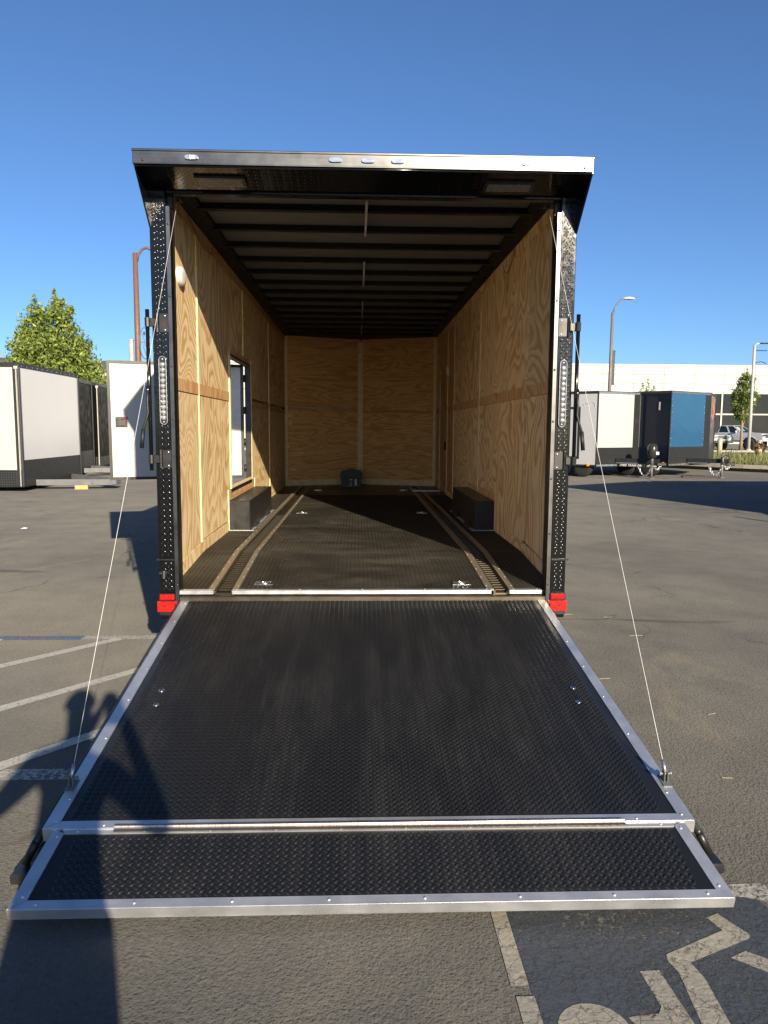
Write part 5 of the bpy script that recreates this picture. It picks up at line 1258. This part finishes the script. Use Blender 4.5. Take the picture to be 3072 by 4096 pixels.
# ------------------------------------------------------------------ pickups
def pickup(label, loc, rz, paint, grille, lift=0.0, board=False, tags=False):
    """x forward, y left, origin on the ground under the middle"""
    t = thing('pickup_truck', label, 'pickup truck', loc, rz, 'pickups parked before the showroom')
    L2, Wd = 2.70, .93; zb = .52+lift; wr = .40+lift*.35; fx, rx = 1.68, -1.66; ax = wr*1.32
    def arch(cx): return [(cx+ax*math.cos(a), max(zb, wr+ax*.92*math.sin(a))) for a in np.linspace(0, math.pi, 9)]
    top = zb+.56
    prof = [(L2-.02, zb+.05), (L2, zb+.35), (L2-.12, top-.02), (1.05, top+.07), (.80, top+.02), (-L2, top), (-L2, zb+.06), (rx-ax-.02, zb)] + arch(rx)[::-1] + arch(fx)[::-1]
    for s_ in (1,):
        obj('body', MB().prism(prof, 1, -Wd, Wd), paint, t)
    bed = MB().box((-2.62, -.80, top+.002), (-1.02, .80, top+.006))
    obj('bed_floor', bed, 'blackplastic', t)
    z0, z1 = top+.005, top+.62
    def cabp(w0, w1): return None
    m = MB(); lo = [(.98, z0), (-1.02, z0)]; hi = [(.18, z1), (-.86, z1)]
    b0, b1 = .90, .70
    vs = [(.98, -b0, z0), (.98, b0, z0), (-1.02, b0, z0), (-1.02, -b0, z0), (.16, -b1, z1), (.16, b1, z1), (-.88, b1, z1), (-.88, -b1, z1)]
    m.add(vs, [(0, 1, 5, 4), (1, 2, 6, 5), (2, 3, 7, 6), (3, 0, 4, 7), (4, 5, 6, 7)])
    cb = obj('cab', m, paint, t)
    def pane(q, inset, name):
        q = [Vector(p) for p in q]; c = sum(q, Vector())/4; q = [c+(p-c)*inset for p in q]
        n = (q[1]-q[0]).cross(q[3]-q[0]).normalized(); c0 = Vector((-.3, 0, z0+.3))
        if n.dot(c-c0) < 0: q = q[::-1]; n = -n
        return obj(name, MB().quad_slab(q, .006, .004, n), 'carglass', cb)
    V_ = [Vector(v) for v in vs]
    pane([V_[0], V_[1], V_[5], V_[4]], .86, 'windscreen')
    for i in ((1, 2, 6, 5), (3, 0, 4, 7)):
        a, b, c, d = (V_[k] for k in i)
        mid0, mid1 = a.lerp(b, .52), d.lerp(c, .5)
        pane([a, mid0, mid1, d], .80, 'side_window'); pane([mid0, b, c, mid1], .80, 'side_window')
    pane([V_[2], V_[3], V_[7], V_[6]], .8, 'rear_window')
    for s_ in (-1, 1):
        obj('mirror', MB().bbox((.55, s_*.93, top+.06), (.68, s_*1.12, top+.22), .03), paint, cb)
        obj('headlight', MB().bbox((L2-.16, s_*.90, top-.24), (L2+.006, s_*.52, top-.10), .02), 'lampbody' if not grille == 'chrome' else 'lens', t)
        for cx in (fx, rx): wheel(t, (cx, s_*(Wd-.12+lift*.25), wr), wr, .27+lift*.15, (0, 1, 0))
        obj('door_seam', MB().box((-.03, s_*Wd-.002, zb+.06), (-.012, s_*Wd+.002, top)), 'satin', t)
        obj('fender_flare', MB().tube([(fx+ax*math.cos(a), s_*Wd, wr+ax*.94*math.sin(a)) for a in np.linspace(.15, math.pi-.15, 12)], .03, 6), paint, t)
    gl = obj('grille', MB().bbox((L2-.03, -.50, zb+.22), (L2+.012, .50, top-.06), .03), 'satin' if grille != 'chrome' else 'chrome', t)
    for k in range(4): obj('grille_bar', MB().box((L2+.012, -.44, zb+.25+k*.062), (L2+.022, .44, zb+.275+k*.062)), 'chrome' if grille == 'chrome' else 'greysteel', gl)
    obj('bumper', MB().bbox((L2-.10, -.92, zb-.06), (L2+.10, .92, zb+.15), .05), 'chrome' if grille == 'chrome' else paint, t)
    obj('rear_bumper', MB().bbox((-L2-.10, -.85, zb), (-L2+.02, .85, zb+.14), .03), 'chrome', t)
    obj('chassis', MB().box((-2.3, -.45, zb-.12), (2.4, .45, zb-.005)), 'satin', t)
    if board: obj('number_board', MB().bbox((L2+.10, -.42, zb-.40), (L2+.13, .42, zb-.02), .005), 'plate_grey', t)
    if tags:
        p = V_[0].lerp(V_[1], .2).lerp(V_[4].lerp(V_[5], .2), .35); n = (V_[1]-V_[0]).cross(V_[4]-V_[0]).normalized()
        for w, (aa, bb_), mt in ((.16, (.12, .28), 'palegreen'), (.09, (.44, .53), 'cyan')):
            q = [V_[0].lerp(V_[1], u).lerp(V_[4].lerp(V_[5], u), v) for u, v in ((aa, .3), (bb_, .3), (bb_, .8), (aa, .8))]
            obj('windscreen_tag', MB().quad_slab(q, .010, -.007), mt, cb)
    return t
def heading(deg): return -math.pi/2+R(deg)
def put(front, deg): h = heading(deg); return (front[0]-2.7*math.cos(h), front[1]-2.7*math.sin(h), .05), h
l_, h_ = put((31.75, 51.6), 33)
pickup('silver lifted pickup truck with dark grille and blank board on its bumper', l_, h_, 'silver', 'dark', .26, True, True)
l_, h_ = put((28.35, 51.9), 16)
pickup('white pickup truck with chrome grille, nose showing beside the navy trailer', l_, h_, 'carwhite', 'chrome', .12)
l_, h_ = put((30.3, 63.5), 150)
pickup('dark pickup truck parked against the showroom glass behind the silver pickup', l_, h_, 'cardark', 'dark', .15)

# ------------------------------------------------------------------ litter
def straw_piece(x, y, l, a, bend):
    o = obj('straw', MB().tube([(-l*.4, 0, .003), (l*.4, bend, .004)], .0015, 5), 'straw')
    o.location = (x, y, 0); o.rotation_euler = (0, 0, a); tag(o, 'short dry straw lying on the open asphalt right of the ramp', 'straw', 'straws on the asphalt'); return o
straws = ((1.80, 1.62, .10, .1, .002, 'short straw on the asphalt close beside the right rear post'), (2.15, .95, .13, .0, .0, 'long straight straw on the asphalt right of the red reflector'), (2.12, 1.52, .09, -.1, .003, 'thin pale straw on the asphalt, farthest from the ramp flap'),
          (1.55, -.05, .13, .05, .006, 'long straw lying against the right edge of the ramp near its hinge'), (1.98, -.65, .07, .3, .003, 'short tilted straw on the asphalt under the right ramp cable'), (2.9, -.62, .10, .6, .0, 'slanting straw lying alone, well right of the ramp cable'), (1.68, -1.42, .06, -.2, .003, 'tiny straw on the asphalt beside the right cable clevis'))
for x, y, l, a, b, lab in straws:
    straw_piece(x, y, l, a, b)['label'] = lab
for x, y, s_, mt, lab in ((-5.3, 7.1, .055, 'paper', 'white paper scrap on the open asphalt toward the tall white trailer'), (-2.75, 5.6, .06, 'paper', 'white paper scrap lying just outside the shadow of the open escape door'), (-4.35, 12.0, .09, 'redscrap', 'red plastic scrap lying on the asphalt left of the trailer'), (9.05, 18.05, .08, 'paper', 'pale paper scrap in front of the white V-nosed trailer')):
    m = MB().add([(-s_, -s_*.5, .004), (s_, -s_*.6, .008), (s_*.8, s_*.5, .016), (-s_*.9, s_*.6, .006), (0, 0, .024)], [(0, 1, 4), (1, 2, 4), (2, 3, 4), (3, 0, 4)])
    o = obj('litter_scrap', m, mt); o.location = (x, y, 0)
    tag(o, lab, 'litter', 'scraps of litter')

# ------------------------------------------------------------------ the photographer, standing behind the lens (throws the shadow in front)
pp = thing('person', 'standing person in dark clothes holding a phone up with both hands', 'person', (-.14, -4.93, 0))
def skin_body():
    vs = []; es = []; rs = []
    def V_(x, y, z, r): vs.append((x, y, z)); rs.append(r); return len(vs)-1
    def chain_(i, pts):
        for p in pts:
            j = V_(*p); es.append((i, j)); i = j
        return i
    pel = V_(0, 0, .95, (.155, .11))
    ch = chain_(pel, [(0, 0, 1.10, (.145, .10)), (0, .0, 1.28, (.165, .11)), (0, 0, 1.40, (.150, .10))])
    chain_(ch, [(0, .005, 1.49, (.058, .058)), (0, .02, 1.56, (.070, .078)), (0, .022, 1.64, (.080, .095)), (0, .015, 1.71, (.062, .075))])
    for s_ in (-1, 1):
        chain_(pel, [(s_*.10, 0, .86, (.095, .095)), (s_*.13, .01, .50, (.060, .065)), (s_*.14, 0, .10, (.042, .045)), (s_*.145, .04, .05, (.045, .035)), (s_*.15, .16, .035, (.042, .025))])
        tx = .096+s_*.040
        hnd = chain_(ch, [(s_*.19, 0, 1.395, (.062, .062)), (s_*.34, .06, 1.20, (.046, .046)), (tx+s_*.055, .21, 1.47, (.032, .032)), (tx+s_*.018, .235, 1.545, (.030, .018))])
        for k in range(4):
            chain_(hnd, [(tx+s_*.006, .243+.004*k, 1.555+.018*k, (.0085, .0085)), (tx-s_*.006, .251, 1.572+.017*k, (.008, .008)), (tx-s_*.016, .256, 1.580+.017*k, (.007, .007))])
        chain_(hnd, [(tx+s_*.004, .226, 1.560, (.010, .010)), (tx-s_*.014, .226, 1.585, (.008, .008))])
    me = bpy.data.meshes.new('body'); me.from_pydata(vs, es, []); me.materials.append(MAT['cloth'])
    o = link('body', me, pp)
    md = o.modifiers.new('skin', 'SKIN')
    lay = me.skin_vertices[0].data if me.skin_vertices else None
    if lay is None:
        import bmesh
        bm = bmesh.new(); bm.from_mesh(me); bm.verts.layers.skin.verify(); bm.to_mesh(me); bm.free(); lay = me.skin_vertices[0].data
    for i, r in enumerate(rs): lay[i].radius = r
    lay[0].use_root = True
    sb = o.modifiers.new('smooth', 'SUBSURF'); sb.levels = 1; sb.render_levels = 1
    return o
skin_body()
hm = MB()
for i in range(7):
    a = .15+i*.22
    for k in range(16): hm.v.append((.088*math.cos(2*math.pi*k/16)*math.sin(a), .015+.104*math.sin(2*math.pi*k/16)*math.sin(a), 1.655+.105*math.cos(a)))
for i in range(6):
    for k in range(16): hm.f.append((i*16+k, i*16+(k+1) % 16, (i+1)*16+(k+1) % 16, (i+1)*16+k))
hm.f.append(tuple(range(16)))
obj('hair', hm, 'hair', pp, True)
ph = thing('mobile_phone', 'dark mobile phone held upright in the person\'s hands', 'phone', (-.0442, -4.672, 1.575))
obj('phone_body', MB().bbox((-.037, -.004, -.078), (.037, .004, .078), .003), 'blackplastic', ph)
obj('lens_bump', MB().bbox((-.030, .004, .040), (.004, .0065, .072), .001), 'satin', ph)
